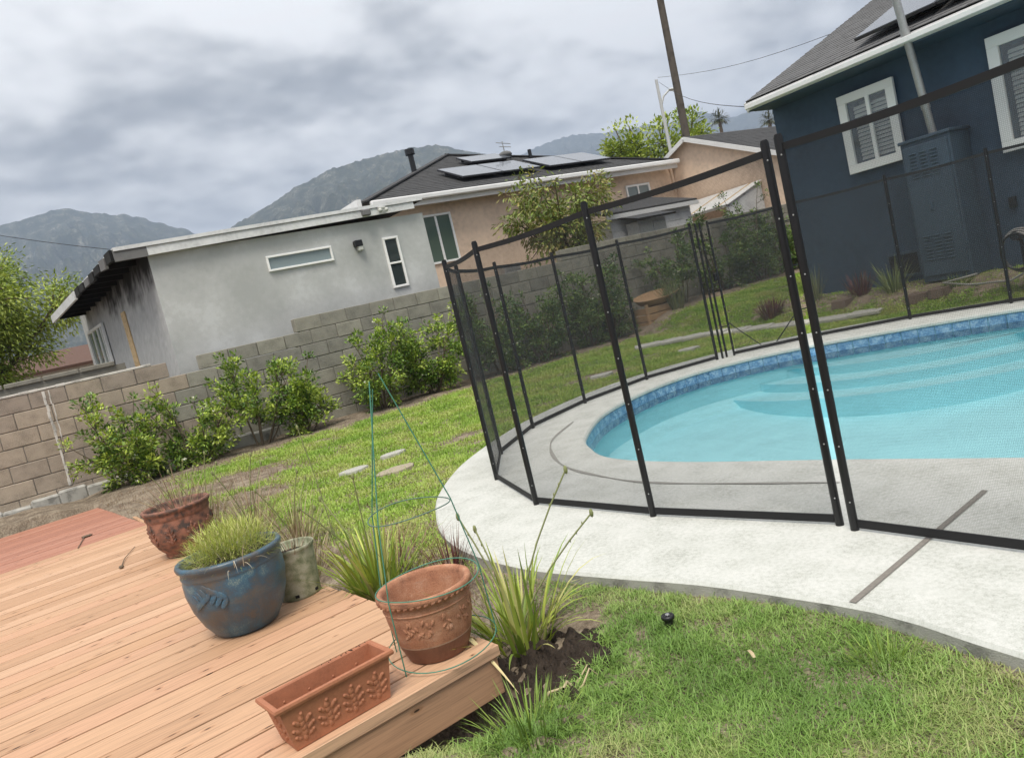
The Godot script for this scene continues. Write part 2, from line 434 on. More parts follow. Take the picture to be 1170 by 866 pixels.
# ---------------------------------------------------------------- pool outline and terrain
const POOL_C := Vector2(5.6, -2.9)
const RN := 180
var r_in := PackedFloat32Array()
var r_out := PackedFloat32Array()
var tn := FastNoiseLite.new()
func radii(pts: Array) -> PackedFloat32Array:
	var dense := []
	var n := pts.size()
	for i in n:
		for k in 24:
			var p: Vector2 = pts[i].cubic_interpolate(pts[(i + 1) % n], pts[(i + n - 1) % n], pts[(i + 2) % n], k / 24.0)
			p -= POOL_C
			dense.append([fposmod(p.angle(), TAU), p.length()])
	dense.sort_custom(func(a, b): return a[0] < b[0])
	var out := PackedFloat32Array()
	var m := dense.size(); var j := 0
	for i in RN:
		var an := TAU * i / RN
		while j < m and dense[j][0] < an:
			j += 1
		var p0 = dense[(j + m - 1) % m]; var p1 = dense[j % m]
		var a0: float = p0[0]; var a1: float = p1[0]
		if a0 > an: a0 -= TAU
		if a1 < an: a1 += TAU
		out.append(lerpf(p0[1], p1[1], (an - a0) / maxf(a1 - a0, 1e-5)))
	return out
func pool_r(rr: PackedFloat32Array, an: float) -> float:
	var t := fposmod(an, TAU) / TAU * RN
	var i := int(t) % RN
	return lerpf(rr[i], rr[(i + 1) % RN], t - floorf(t))
func pool_pt(i: int, rr: PackedFloat32Array, off: float, y: float) -> Vector3:
	var an := TAU * (i % RN) / RN
	var r := rr[i % RN] + off
	return Vector3(POOL_C.x + cos(an) * r, y, POOL_C.y + sin(an) * r)
# how far outside the edge of the paving a point is
func outside(x: float, z: float) -> float:
	var d := Vector2(x, z) - POOL_C
	return d.length() - pool_r(r_out, d.angle())
# the right-hand end of the deck at a given z
func deck_end(z: float) -> float:
	return 1.18 + 0.1 * (z + 2.36)
func gh(x: float, z: float) -> float:
	var y := -0.055 + 0.17 * smoothstep(-6.0, -10.5, z)
	y += 0.24 * smoothstep(8.95, 9.9, x) * (1.0 - smoothstep(-1.0, 2.0, z)) + 0.1 * smoothstep(9.0, 13.0, x) * smoothstep(-8.0, -10.5, z)
	# worn down along the end and the front of the deck
	var e := x - deck_end(z)
	if z < -2.2:
		y -= 0.05 * (1.0 - smoothstep(0.0, 0.5, absf(e)))
	if z < -2.36 and z > -9.9:
		y = lerpf(-0.26, y, smoothstep(-0.12, 0.04, e))
	var hole := Vector2((x - 1.05) / 0.42, (z + 2.22) / 0.28).length()
	y -= 0.10 * (1.0 - smoothstep(0.3, 1.0, hole))
	y -= 0.09 * (1.0 - smoothstep(0.0, 0.28, absf(z + 2.42))) * (1.0 - smoothstep(0.9, 1.3, x))
	y += 0.02 * tn.get_noise_2d(x * 60.0, z * 60.0)
	if Vector2((x - 1.16) / 0.4, (z + 2.2) / 0.4).length() < 1.0:
		y += 0.045 * tn.get_noise_2d(x * 900.0, z * 900.0)
	return y

func make_ground():
	tn.seed = 5; tn.frequency = 0.02; tn.fractal_octaves = 4
	var xs := [-4000.0, -900.0, -200.0, -50.0, -18.0, -8.0, -5.0]
	var zs := [-4000.0, -900.0, -200.0, -50.0, -25.0, -18.0, -14.0]
	var x := -3.0
	while x < 10.6:
		xs.append(x); x += 0.045 if x > 0.0 and x < 2.4 else 0.12
	xs.append_array([11.0, 12.0, 13.0, 15.0, 20.0, 50.0, 200.0, 900.0, 4000.0])
	var z := -11.6
	while z < 1.4:
		zs.append(z); z += 0.045 if z > -3.2 else 0.12
	zs.append_array([2.0, 4.0, 10.0, 50.0, 200.0, 900.0, 4000.0])
	var P := []
	for i in xs.size():
		var row := []
		for j in zs.size():
			var a: float = xs[i]; var b: float = zs[j]
			row.append(Vector3(a, gh(a, b) if absf(a) < 60 and absf(b) < 60 else 0.1, b))
		P.append(row)
	var m := MB.new()
	var N := func(i: int, j: int) -> Vector3:
		var ia := maxi(i - 1, 0); var ib := mini(i + 1, xs.size() - 1); var ja := maxi(j - 1, 0); var jb := mini(j + 1, zs.size() - 1)
		var q: Vector3 = (P[i][jb] - P[i][ja]).cross(P[ib][j] - P[ia][j])
		return q.normalized()
	for i in xs.size() - 1:
		for j in zs.size() - 1:
			var inside := true
			for q in [P[i][j], P[i + 1][j], P[i][j + 1], P[i + 1][j + 1]]:
				if outside(q.x, q.z) > -0.2: inside = false
			if inside: continue
			m.quadn(P[i][j], P[i][j + 1], P[i + 1][j + 1], P[i + 1][j], N.call(i, j), N.call(i, j + 1), N.call(i + 1, j + 1), N.call(i + 1, j))
	struct("ground", m, M.soil, "brown garden soil under the lawn and beds")

func make_pool():
	# paving slab
	var m := MB.new()
	var prof_out := [[0.0, -0.14], [0.0, -0.012], [-0.012, 0.0]]
	for i in RN:
		var k := i + 1
		m.quad(pool_pt(i, r_in, 0.03, 0), pool_pt(k, r_in, 0.03, 0), pool_pt(k, r_out, -0.012, 0), pool_pt(i, r_out, -0.012, 0))
		m.quad(pool_pt(i, r_out, -0.012, 0), pool_pt(k, r_out, -0.012, 0), pool_pt(k, r_out, 0, -0.012), pool_pt(i, r_out, 0, -0.012))
		# rounded nose of the coping
		var last := Vector2(0.03, 0.0)
		for q in [Vector2(0.012, -0.005), Vector2(0.0, -0.02), Vector2(0.0, -0.04), Vector2(0.02, -0.05), Vector2(0.06, -0.05)]:
			m.quad(pool_pt(i, r_in, q.x, q.y), pool_pt(k, r_in, q.x, q.y), pool_pt(k, r_in, last.x, last.y), pool_pt(i, r_in, last.x, last.y))
			last = q
	var pv := struct("pool_paving", m, M.concrete, "pale concrete paving around the pool")
	var sd := MB.new()
	for i in RN:
		sd.quad(pool_pt(i, r_out, 0, -0.012), pool_pt(i + 1, r_out, 0, -0.012), pool_pt(i + 1, r_out, -0.004, -0.16), pool_pt(i, r_out, -0.004, -0.16))
	part(pv, "slab_edge", sd, M.concrete_side)
	var j := MB.new()
	for k in 12:
		var a := Vector3(lerpf(2.03, 3.12, k / 12.0), 0.004, lerpf(-1.53, -1.625, k / 12.0)); var b := Vector3(lerpf(2.03, 3.12, (k + 1) / 12.0), 0.004, lerpf(-1.53, -1.625, (k + 1) / 12.0))
		j.quad(a + Vector3(0, 0, 0.012), b + Vector3(0, 0, 0.012), b - Vector3(0, 0, 0.012), a - Vector3(0, 0, 0.012))
	part(pv, "expansion_joint", j, M.joint)
	# worn seam that follows the coping
	var cr := MB.new()
	var cp := [Vector2(4.07, -5.61), Vector2(3.48, -5.16), Vector2(3.02, -4.43), Vector2(2.86, -3.76), Vector2(2.86, -3.2), Vector2(3.08, -2.26)]
	for i in cp.size() - 1:
		for k in 8:
			var q := []
			for t in [k / 8.0, (k + 1) / 8.0]:
				var p: Vector2 = cp[i].cubic_interpolate(cp[i + 1], cp[maxi(i - 1, 0)], cp[mini(i + 2, cp.size() - 1)], t)
				var d := (p - POOL_C).normalized() * (0.010 + 0.005 * sin(p.y * 9.0))
				q.append(Vector3(p.x - d.x, 0.004, p.y - d.y)); q.append(Vector3(p.x + d.x, 0.004, p.y + d.y))
			cr.quad(q[0], q[2], q[3], q[1])
	part(pv, "worn_seam", cr, M.seam)
	rng.seed = 66
	for q in [[Vector2(2.0, -4.45), Vector2(3.3, -4.35)]]:
		var hc := MB.new(); var pr: Vector2 = q[0]
		for k in 26:
			var nx: Vector2 = q[0].lerp(q[1], (k + 1) / 26.0) + Vector2(rng.randf_range(-.012, .012), rng.randf_range(-.02, .02))
			var sd2 := (nx - pr).orthogonal().normalized() * 0.0011
			hc.quad(Vector3(pr.x - sd2.x, 0.003, pr.y - sd2.y), Vector3(pr.x + sd2.x, 0.003, pr.y + sd2.y), Vector3(nx.x + sd2.x, 0.003, nx.y + sd2.y), Vector3(nx.x - sd2.x, 0.003, nx.y - sd2.y))
			pr = nx
		part(pv, "hairline_crack", hc, M.joint)
	# basin
	var b := MB.new()
	for i in RN:
		var k := i + 1
		var pr := [[0.03, -0.045], [0.03, -0.40], [-0.12, -0.50], [-0.5, -0.56]]
		for s in pr.size() - 1:
			b.quad(pool_pt(i, r_in, pr[s][0], pr[s][1]), pool_pt(k, r_in, pr[s][0], pr[s][1]), pool_pt(k, r_in, pr[s + 1][0], pr[s + 1][1]), pool_pt(i, r_in, pr[s + 1][0], pr[s + 1][1]))
		b.tri(pool_pt(i, r_in, -0.5, -0.56), pool_pt(k, r_in, -0.5, -0.56), Vector3(POOL_C.x, -0.8, POOL_C.y))
	var basin := struct("pool_basin", b, M.plaster, "aqua plaster pool basin")
	# rounded entry steps on the far side
	for s in [[2.4, -0.42], [2.05, -0.33], [1.7, -0.24]]:
		var st := MB.new()
		var c := Vector3(8.7, 0, -5.2)
		for k in 120:
			var a := TAU * k / 120; var a2 := TAU * (k + 1) / 120
			var p = c + Vector3(cos(a), 0, sin(a)) * s[0]; var q = c + Vector3(cos(a2), 0, sin(a2)) * s[0]
			p = clip_pool(p); q = clip_pool(q)
			p.y = s[1]; q.y = s[1]
			var cc := Vector3(7.42, s[1], -4.5)
			st.tri(cc, q, p)
			st.quad(p, q, Vector3(q.x, -0.95, q.z), Vector3(p.x, -0.95, p.z))
		part(basin, "entry_step", st, M.plaster)
	# waterline tiles
	var total := 0.0
	var cum := [0.0]
	for i in RN:
		total += pool_pt(i, r_in, 0, 0).distance_to(pool_pt(i + 1, r_in, 0, 0)); cum.append(total)
	var nt := int(total / 0.154)
	var tm := bx(Vector3(0.15, 0.15, 0.02), Vector3.ZERO, 0.003).mesh()
	for t in nt:
		var want := total * t / nt
		var i := 0
		while cum[i + 1] < want: i += 1
		var f: float = (want - cum[i]) / (cum[i + 1] - cum[i])
		var p := pool_pt(i, r_in, 0.023, -0.126).lerp(pool_pt(i + 1, r_in, 0.023, -0.126), f)
		var d := pool_pt(i + 1, r_in, 0, 0) - pool_pt(i, r_in, 0, 0)
		part(basin, "tile", tm, M.tile, xf(p, -atan2(d.z, d.x)))
	# water, with a faint ripple
	var w := MB.new()
	var wn := FastNoiseLite.new(); wn.seed = 9; wn.frequency = 1.6; wn.fractal_octaves = 2
	var hw := func(x: float, z: float) -> float: return -0.135 + 0.0026 * wn.get_noise_2d(x, z * 2.0)
	var nw := func(x: float, z: float) -> Vector3:
		var e := 0.02
		return Vector3((hw.call(x - e, z) - hw.call(x + e, z)) / (2 * e), 1, (hw.call(x, z - e) - hw.call(x, z + e)) / (2 * e)).normalized()
	var rows := 46
	for i in RN:
		for r in rows:
			var P := []
			for e in [[i, r], [i + 1, r], [i + 1, r + 1], [i, r + 1]]:
				var an = TAU * (e[0] % RN) / RN
				var rr: float = (r_in[e[0] % RN] + 0.02) * e[1] / rows
				var x := POOL_C.x + cos(an) * rr; var z := POOL_C.y + sin(an) * rr
				P.append(Vector3(x, hw.call(x, z), z)); P.append(nw.call(x, z))
			w.quadn(P[6], P[4], P[2], P[0], P[7], P[5], P[3], P[1])
	struct("pool_water", w, M.water, "clear turquoise water in the swimming pool")
func clip_pool(p: Vector3) -> Vector3:
	var d := Vector2(p.x, p.z) - POOL_C
	var r := pool_r(r_in, d.angle()) + 0.025
	if d.length() > r:
		d = d.normalized() * r
	return Vector3(POOL_C.x + d.x, p.y, POOL_C.y + d.y)

# ---------------------------------------------------------------- mountains
func make_mountain(ridge: Array, dist: float, foot: float, id: int, label: String):
	var nz := FastNoiseLite.new(); nz.seed = id; nz.frequency = 0.05; nz.fractal_octaves = 5
	var m := MB.new()
	var a0: float = ridge[0][0]; var a1: float = ridge[ridge.size() - 1][0]
	var cols := int((a1 - a0) / 0.14); var rows := 46
	var P := []
	for i in cols + 1:
		var az := lerpf(a0, a1, float(i) / cols)
		var el := 0.0
		for k in ridge.size() - 1:
			if az >= ridge[k][0] and az <= ridge[k + 1][0]:
				el = lerpf(ridge[k][1], ridge[k + 1][1], smoothstep(0, 1, (az - ridge[k][0]) / (ridge[k + 1][0] - ridge[k][0])) * 0.5 + 0.5 * (az - ridge[k][0]) / (ridge[k + 1][0] - ridge[k][0])); break
		el += 0.14 * nz.get_noise_2d(az * 30.0, 500.0)
		var row := []
		for j in rows + 1:
			var t := float(j - 4) / (rows - 4)
			var r := lerpf(dist, foot, maxf(t, 0.0)) + maxf(-t, 0.0) * dist * 0.9
			var yr := dist * tan(deg_to_rad(el))
			var s := 1.0 - pow(absf(t), 0.85)
			var wx := sin(deg_to_rad(az)) * r; var wz := cos(deg_to_rad(az)) * r
			var gully := 1.0 - absf(nz.get_noise_2d(wx * 0.14, wz * 0.09)) * 2.2
			var y := yr * s + yr * (gully - 0.6) * 0.16 * sin(PI * clampf(absf(t), 0, 1)) + yr * 0.06 * nz.get_noise_2d(wx * 0.6 + 90.0, wz * 0.5) * clampf(absf(t) * 5.0, 0, 1)
			row.append(Vector3(sin(deg_to_rad(az)) * r, 1.2 + y, -cos(deg_to_rad(az)) * r))
		P.append(row)
	for i in cols:
		for j in rows:
			var Q := []
			for e in [[i, j], [i, j + 1], [i + 1, j + 1], [i + 1, j]]:
				var ii: int = e[0]; var jj: int = e[1]
				var nn: Vector3 = (P[ii][mini(jj + 1, rows)] - P[ii][maxi(jj - 1, 0)]).cross(P[mini(ii + 1, cols)][jj] - P[maxi(ii - 1, 0)][jj]).normalized()
				if nn.y < 0: nn = -nn
				Q.append(P[ii][jj]); Q.append(nn)
			m.quadn(Q[0], Q[2], Q[4], Q[6], Q[1], Q[3], Q[5], Q[7])
	struct("mountain", m, M.hill, label)

# ---------------------------------------------------------------- walls and buildings
func make_block_wall():
	var w := thing("block_wall", "long grey and tan concrete block wall behind the lawn", "wall", Vector3(0, 0, -11.075))
	var meshes := []
	for k in 5:
		var b := MB.new(); b.cbox(Vector3(0.392, 0.194, 0.15), 0.006)
		var r := RandomNumberGenerator.new(); r.seed = 70 + k
		# slightly uneven faces
		var tilt := Transform3D(Basis.from_euler(Vector3(r.randf_range(-.012, .012), r.randf_range(-.006, .006), r.randf_range(-.006, .006))), Vector3.ZERO)
		for i in b.v.size():
			b.v[i] = tilt * b.v[i]
		meshes.append(b.mesh())
	var half := bx(Vector3(0.192, 0.194, 0.15), Vector3.ZERO, 0.006).mesh()
	var spots := []
	for k in range(-2, 8):
		var yc := 1.465 - 0.203 * k - 0.1015
		for i in range(-9, 45):
			var x0 := -1.0 + 0.4 * i + (0.2 if posmod(k, 2) == 1 else 0.0) - 0.06
			var x := x0 + 0.2
			if k == 0 and x > 1.6 and x < 1.95: continue
			if k == -1 and x < 3.5: continue
			if k == -2 and x < 8.7: continue
			spots.append(Vector2(x, yc))
	spots.sort_custom(func(a, b): return absf(a.x - 5.5) < absf(b.x - 5.5))   # those in the middle of the view first
	rng.seed = 11
	var rest := MB.new(); var rest_left := MB.new()
	for i in spots.size():
		var p: Vector2 = spots[i]
		var tan_share := 1.0 - smoothstep(1.2, 2.6, p.x)
		var key := ("block_tan%d" if rng.randf() < tan_share else "block_grey%d") % rng.randi_range(0, 3)
		var at := Vector3(p.x, p.y, rng.randf_range(-0.003, 0.004))
		if i < 300:
			part(w, "block", meshes[rng.randi_range(0, 4)], M[key], xf(at))
		else:
			(rest if p.x > 5.0 else rest_left).cbox(Vector3(0.392, 0.194, 0.15), 0.006, xf(at))
	var o := part(w, "far_blocks", rest, M.block_grey1); o.set_meta("kind", "stuff")
	o = part(w, "side_blocks", rest_left, M.block_tan0); o.set_meta("kind", "stuff")
	var core := MB.new()
	core.box(Vector3(21.8, 1.59, 0.128), xf(Vector3(6.3, 0.46, 0)))
	core.box(Vector3(13.7, 0.2, 0.128), xf(Vector3(10.36, 1.35, 0)))
	core.box(Vector3(6.2, 0.2, 0.128), xf(Vector3(-1.5, 1.355, 0)))
	core.box(Vector3(13.4, 0.19, 0.128), xf(Vector3(10.3, 1.55, 0)))
	core.box(Vector3(8.3, 0.19, 0.128), xf(Vector3(12.85, 1.75, 0)))
	part(w, "mortar", core, M.mortar)
	# uneven whitewashed cap on the tan stretch and a smear of mortar at a repaired joint
	var cap := MB.new()
	rng.seed = 12
	for i in 61:
		cap.cbox(Vector3(0.102, 0.022 + rng.randf_range(0, 0.012), 0.155), 0.004, xf(Vector3(-4.5 + i * 0.1, 1.476, 0.002)))
	part(w, "cap", cap, M.whitewash)
	var sm := MB.new()
	for i in 14:
		sm.cbox(Vector3(0.022 + rng.randf_range(0, 0.014), 0.088, 0.012), 0.003, xf(Vector3(0.30 + rng.randf_range(-.006, .006), 1.4 - i * 0.085, 0.0745)))
		if i < 7:
			sm.cbox(Vector3(0.014, 0.088, 0.010), 0.003, xf(Vector3(0.36 + rng.randf_range(-.006, .006), 1.4 - i * 0.085, 0.0735)))
	part(w, "mortar_smear", sm, M.whitewash)
	var ft := MB.new()
	for i in 25:
		ft.cbox(Vector3(0.31, 0.17 + 0.05 * sin(i * 1.7), 0.16), 0.02, xf(Vector3(-4.5 + i * 0.3, 0.0 + 0.007 * i, 0.12)))
	part(w, "footing", ft, M.concrete_side)
	# lower wall of the next plot
	var n := thing("garden_wall", "low weathered grey wall behind the tan block wall at far left", "wall", Vector3(0, 0, -14))
	part(n, "masonry", bx(Vector3(9.0, 1.65, 0.15), Vector3(-2.9, 0.85, 0)), M.block_grey3)
	for i in 16:
		part(n, "coping_block", bx(Vector3(0.5, 0.07, 0.22), Vector3(-6.6 + i * 0.52, 1.7, 0), 0.01), M.block_grey1)

func window(parent: Node3D, at: Vector3, turn: float, w: float, h: float, trim: float, glass: Material, bars: Array, frame: Material, proud := 0.05):
	var n := Node3D.new(); n.name = "window"; parent.add_child(n, true); n.position = at; n.rotation.y = turn
	var f := MB.new()
	f.cbox(Vector3(w, trim, proud), 0.004, xf(Vector3(0, h / 2 - trim / 2, 0)))
	f.cbox(Vector3(w, trim, proud), 0.004, xf(Vector3(0, -h / 2 + trim / 2, 0)))
	f.cbox(Vector3(trim, h - trim * 2 - 0.002, proud), 0.004, xf(Vector3(-w / 2 + trim / 2, 0, 0)))
	f.cbox(Vector3(trim, h - trim * 2 - 0.002, proud), 0.004, xf(Vector3(w / 2 - trim / 2, 0, 0)))
	part(n, "frame", f, frame)
	for b in bars:
		part(n, "mullion", bx(Vector3(b[2], b[3], proud * 0.8), Vector3(b[0], b[1], -0.002), 0.003), M.white_trim)
	part(n, "pane", bx(Vector3(w - trim * 2, h - trim * 2, 0.006), Vector3(0, 0, -proud * 0.15)), glass)
	return n

func poly(b: MB, pts: Array):
	for i in range(1, pts.size() - 1):
		b.tri(pts[0], pts[i], pts[i + 1])

func make_garage():
	var g := thing("garage", "fire damaged grey stucco garage with scorched eave behind the wall", "garage")
	var fr := MB.new()
	fr.box(Vector3(4.3, 3.2, 0.2), xf(Vector3(4.10, 1.35, -11.55)))
	fr.box(Vector3(0.2, 3.2, 6.5), xf(Vector3(6.15, 1.35, -14.9)))
	part(g, "wall", fr, M.stucco)
	# left wall, running back; darker towards the eave with a ragged edge
	var A := Vector3(1.95, 0, -11.452); var B := Vector3(1.50, 0, -18.0)
	var lw := MB.new()
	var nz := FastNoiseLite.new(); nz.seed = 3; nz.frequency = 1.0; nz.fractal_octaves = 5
	var wall_tone := func(t: float, y: float) -> Color:
		# vertex colour: darkest under the eave, with a ragged, blotchy edge
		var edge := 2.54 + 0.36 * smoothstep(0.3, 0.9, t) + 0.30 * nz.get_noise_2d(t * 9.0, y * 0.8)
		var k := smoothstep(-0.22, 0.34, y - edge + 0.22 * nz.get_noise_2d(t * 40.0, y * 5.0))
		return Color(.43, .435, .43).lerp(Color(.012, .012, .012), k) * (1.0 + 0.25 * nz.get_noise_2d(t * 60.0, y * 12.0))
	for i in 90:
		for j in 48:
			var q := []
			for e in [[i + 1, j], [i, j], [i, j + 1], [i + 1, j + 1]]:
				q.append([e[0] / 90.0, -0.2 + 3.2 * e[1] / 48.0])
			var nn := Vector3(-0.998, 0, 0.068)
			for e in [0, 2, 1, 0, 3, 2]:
				lw.col = wall_tone.call(q[e][0], q[e][1])
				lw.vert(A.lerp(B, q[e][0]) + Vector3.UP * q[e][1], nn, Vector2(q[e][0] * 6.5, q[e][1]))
	part(g, "side_wall", lw, M.wall_tone)
	var rf := MB.new()
	var t := [Vector3(1.54, 3.09, -11.33), Vector3(6.25, 3.19, -11.33), Vector3(6.25, 3.2, -17.3), Vector3(1.0, 2.98, -17.3)]
	poly(rf, t)
	var d := Vector3(0, -0.05, 0)
	for i in 4:
		rf.quad(t[(i + 1) % 4], t[i], t[i] + d, t[(i + 1) % 4] + d)
	var roof := part(g, "roof", rf, M.old_white)
	var cl := MB.new()
	poly(cl, [t[0] + d * 1.1, t[3] + d * 1.1, t[2] + d * 1.1, t[1] + d * 1.1])
	part(roof, "underside", cl, M.char)
	for i in 11:
		var k := (i + 0.5) / 11.0
		var p := Vector3(1.56, 3.0, -11.4).lerp(Vector3(1.05, 2.88, -17.2), k)
		var rb := MB.new(); beam(rb, p, p + Vector3(0.46, 0, 0), 0.045, 0.1)
		part(roof, "rafter_tail", rb, M.char)
	var fb := MB.new(); beam(fb, Vector3(1.95, 2.995, -11.36), Vector3(6.08, 3.095, -11.36), 0.03, 0.14)
	part(roof, "fascia", fb, M.old_white)
	var fs := MB.new(); beam(fs, Vector3(1.53, 2.985, -11.36), Vector3(1.95, 2.995, -11.36), 0.034, 0.16)
	part(roof, "scorched_fascia", fs, M.stucco_dark)
	# burnt-through eave board: broken lengths with gaps between them
	rng.seed = 21
	for i in 7:
		var k0 := i / 7.0 * 0.52 + rng.randf_range(0, 0.012); var k1 := (i + 1) / 7.0 * 0.52 - rng.randf_range(0.0, 0.012)
		var e := MB.new(); beam(e, Vector3(1.52, 3.0 + rng.randf_range(-.02, .02), -11.34).lerp(Vector3(0.98, 2.89, -17.3), k0), Vector3(1.52, 3.0 + rng.randf_range(-.02, .02), -11.34).lerp(Vector3(0.98, 2.89, -17.3), k1), 0.04, 0.10 + rng.randf_range(0, 0.05))
		part(roof, "charred_eave_board", e, M.char if i % 3 != 1 else M.stucco_dark)
	var ew := MB.new(); beam(ew, Vector3(1.52, 3.0, -11.34).lerp(Vector3(0.98, 2.89, -17.3), 0.53), Vector3(0.98, 2.89, -17.3), 0.04, 0.14)
	part(roof, "eave_board", ew, M.old_white)
	# horizontal slit window, tall narrow window, wall lamp, flood light, plywood, sliding window
	window(g, Vector3(4.03, 2.545, -11.44), 0, 1.03, 0.23, 0.03, M.frost_glass, [], M.white_trim)
	window(g, Vector3(5.555, 2.235, -11.44), 0, 0.28, 0.82, 0.035, M.dark_glass, [[0, -0.01, 0.21, 0.03]], M.white_trim)
	var turn := atan2(-6.55, -0.45) + PI / 2
	var wl := Vector3(0.9976, 0, 0) * 0
	var side := atan2(B.z - A.z, B.x - A.x)
	var sw = window(g, Vector3(1.59, 2.05, -16.55) + Vector3(-0.03, 0, 0), -PI / 2 + 0.068, 1.7, 0.95, 0.05, M.green_glass, [[-0.28, 0, 0.05, 0.85], [0.25, 0, 0.05, 0.85], [0.6, 0, 0.03, 0.85]], M.white_trim)
	var pb := MB.new(); pb.cbox(Vector3(0.02, 1.25, 0.3), 0.003, Transform3D(Basis(Vector3.UP, 0.068), Vector3(1.77, 1.85, -13.9)))
	part(g, "plywood_sheet", pb, M.ply)
	var lp := MB.new(); lp.cbox(Vector3(0.13, 0.1, 0.1), 0.01, xf(Vector3(4.98, 2.62, -11.4)))
	var lamp := part(g, "wall_light", lp, M.black_metal)
	part(lamp, "lens", bx(Vector3(0.09, 0.09, 0.08), Vector3(5.0, 2.545, -11.4), 0.015), M.louver)
	var fl := MB.new(); fl.cbox(Vector3(0.14, 0.09, 0.08), 0.01, xf(Vector3(5.2, 3.06, -11.30)))
	part(g, "flood_light", fl, M.stucco_dark)
	var f2 := MB.new(); f2.cbox(Vector3(0.12, 0.03, 0.05), 0.006, xf(Vector3(5.48, 3.1, -11.3))); f2.ball(Transform3D(Basis().scaled(Vector3.ONE * 0.035), Vector3(5.44, 3.06, -11.28))); f2.ball(Transform3D(Basis().scaled(Vector3.ONE * 0.035), Vector3(5.55, 3.06, -11.28)))
	part(g, "twin_light", f2, M.louver)

func shingle_face(b: MB, a: Vector3, along: Vector3, upslope: Vector3, inside: Callable, width: float, height: float, course := 0.15, tab := 0.33, lo := -1e9, hi := 1e9):
	var nrm := along.cross(upslope).normalized()
	if nrm.y < 0: nrm = -nrm
	var rows := int(height / course)
	rng.seed = 33
	for j in rows:
		var off := rng.randf_range(0, tab)
		for i in int(width / tab) + 2:
			var s0 := i * tab - off; var s1 := s0 + tab - 0.008
			s0 = maxf(s0, lo); s1 = minf(s1, hi)
			if s1 - s0 < 0.02: continue
			var m := (s0 + s1) * 0.5
			if not inside.call(m, (j + 0.5) * course): continue
			var t0 := j * course - rng.randf_range(0, 0.012)
			var t1 := (j + 1) * course
			var h0 := 0.007 + rng.randf_range(0, 0.004)
			var p0 := a + along * s0 + upslope * t0; var p1 := a + along * s1 + upslope * t0
			var p2 := a + along * s1 + upslope * t1; var p3 := a + along * s0 + upslope * t1
			b.quad(p0 + nrm * h0, p1 + nrm * h0, p2 + nrm * 0.003, p3 + nrm * 0.003)
			b.quad(p0, p1, p1 + nrm * h0, p0 + nrm * h0)

func solar_panel(parent: Node, p: Vector3, along: Vector3, upslope: Vector3, w: float, h: float):
	var nrm := along.cross(upslope).normalized()
	if nrm.y < 0: nrm = -nrm
	var bs := Basis(along, nrm, along.cross(nrm))
	var f := MB.new(); f.cbox(Vector3(w, 0.04, h), 0.004, Transform3D(bs, p + along * w / 2 + upslope * h / 2 + nrm * 0.12))
	var o := part(parent, "solar_panel", f, M.solar_frame)
	var g := MB.new(); g.box(Vector3(w - 0.03, 0.004, h - 0.03), Transform3D(bs, p + along * w / 2 + upslope * h / 2 + nrm * 0.1425))
	part(o, "glass", g, M.solar)
	for k in [0.25, 0.75]:
		var r := MB.new(); r.box(Vector3(w - 0.1, 0.05, 0.04), Transform3D(bs, p + along * w / 2 + upslope * k * h + nrm * 0.075))
		part(o, "rail", r, M.solar_frame)

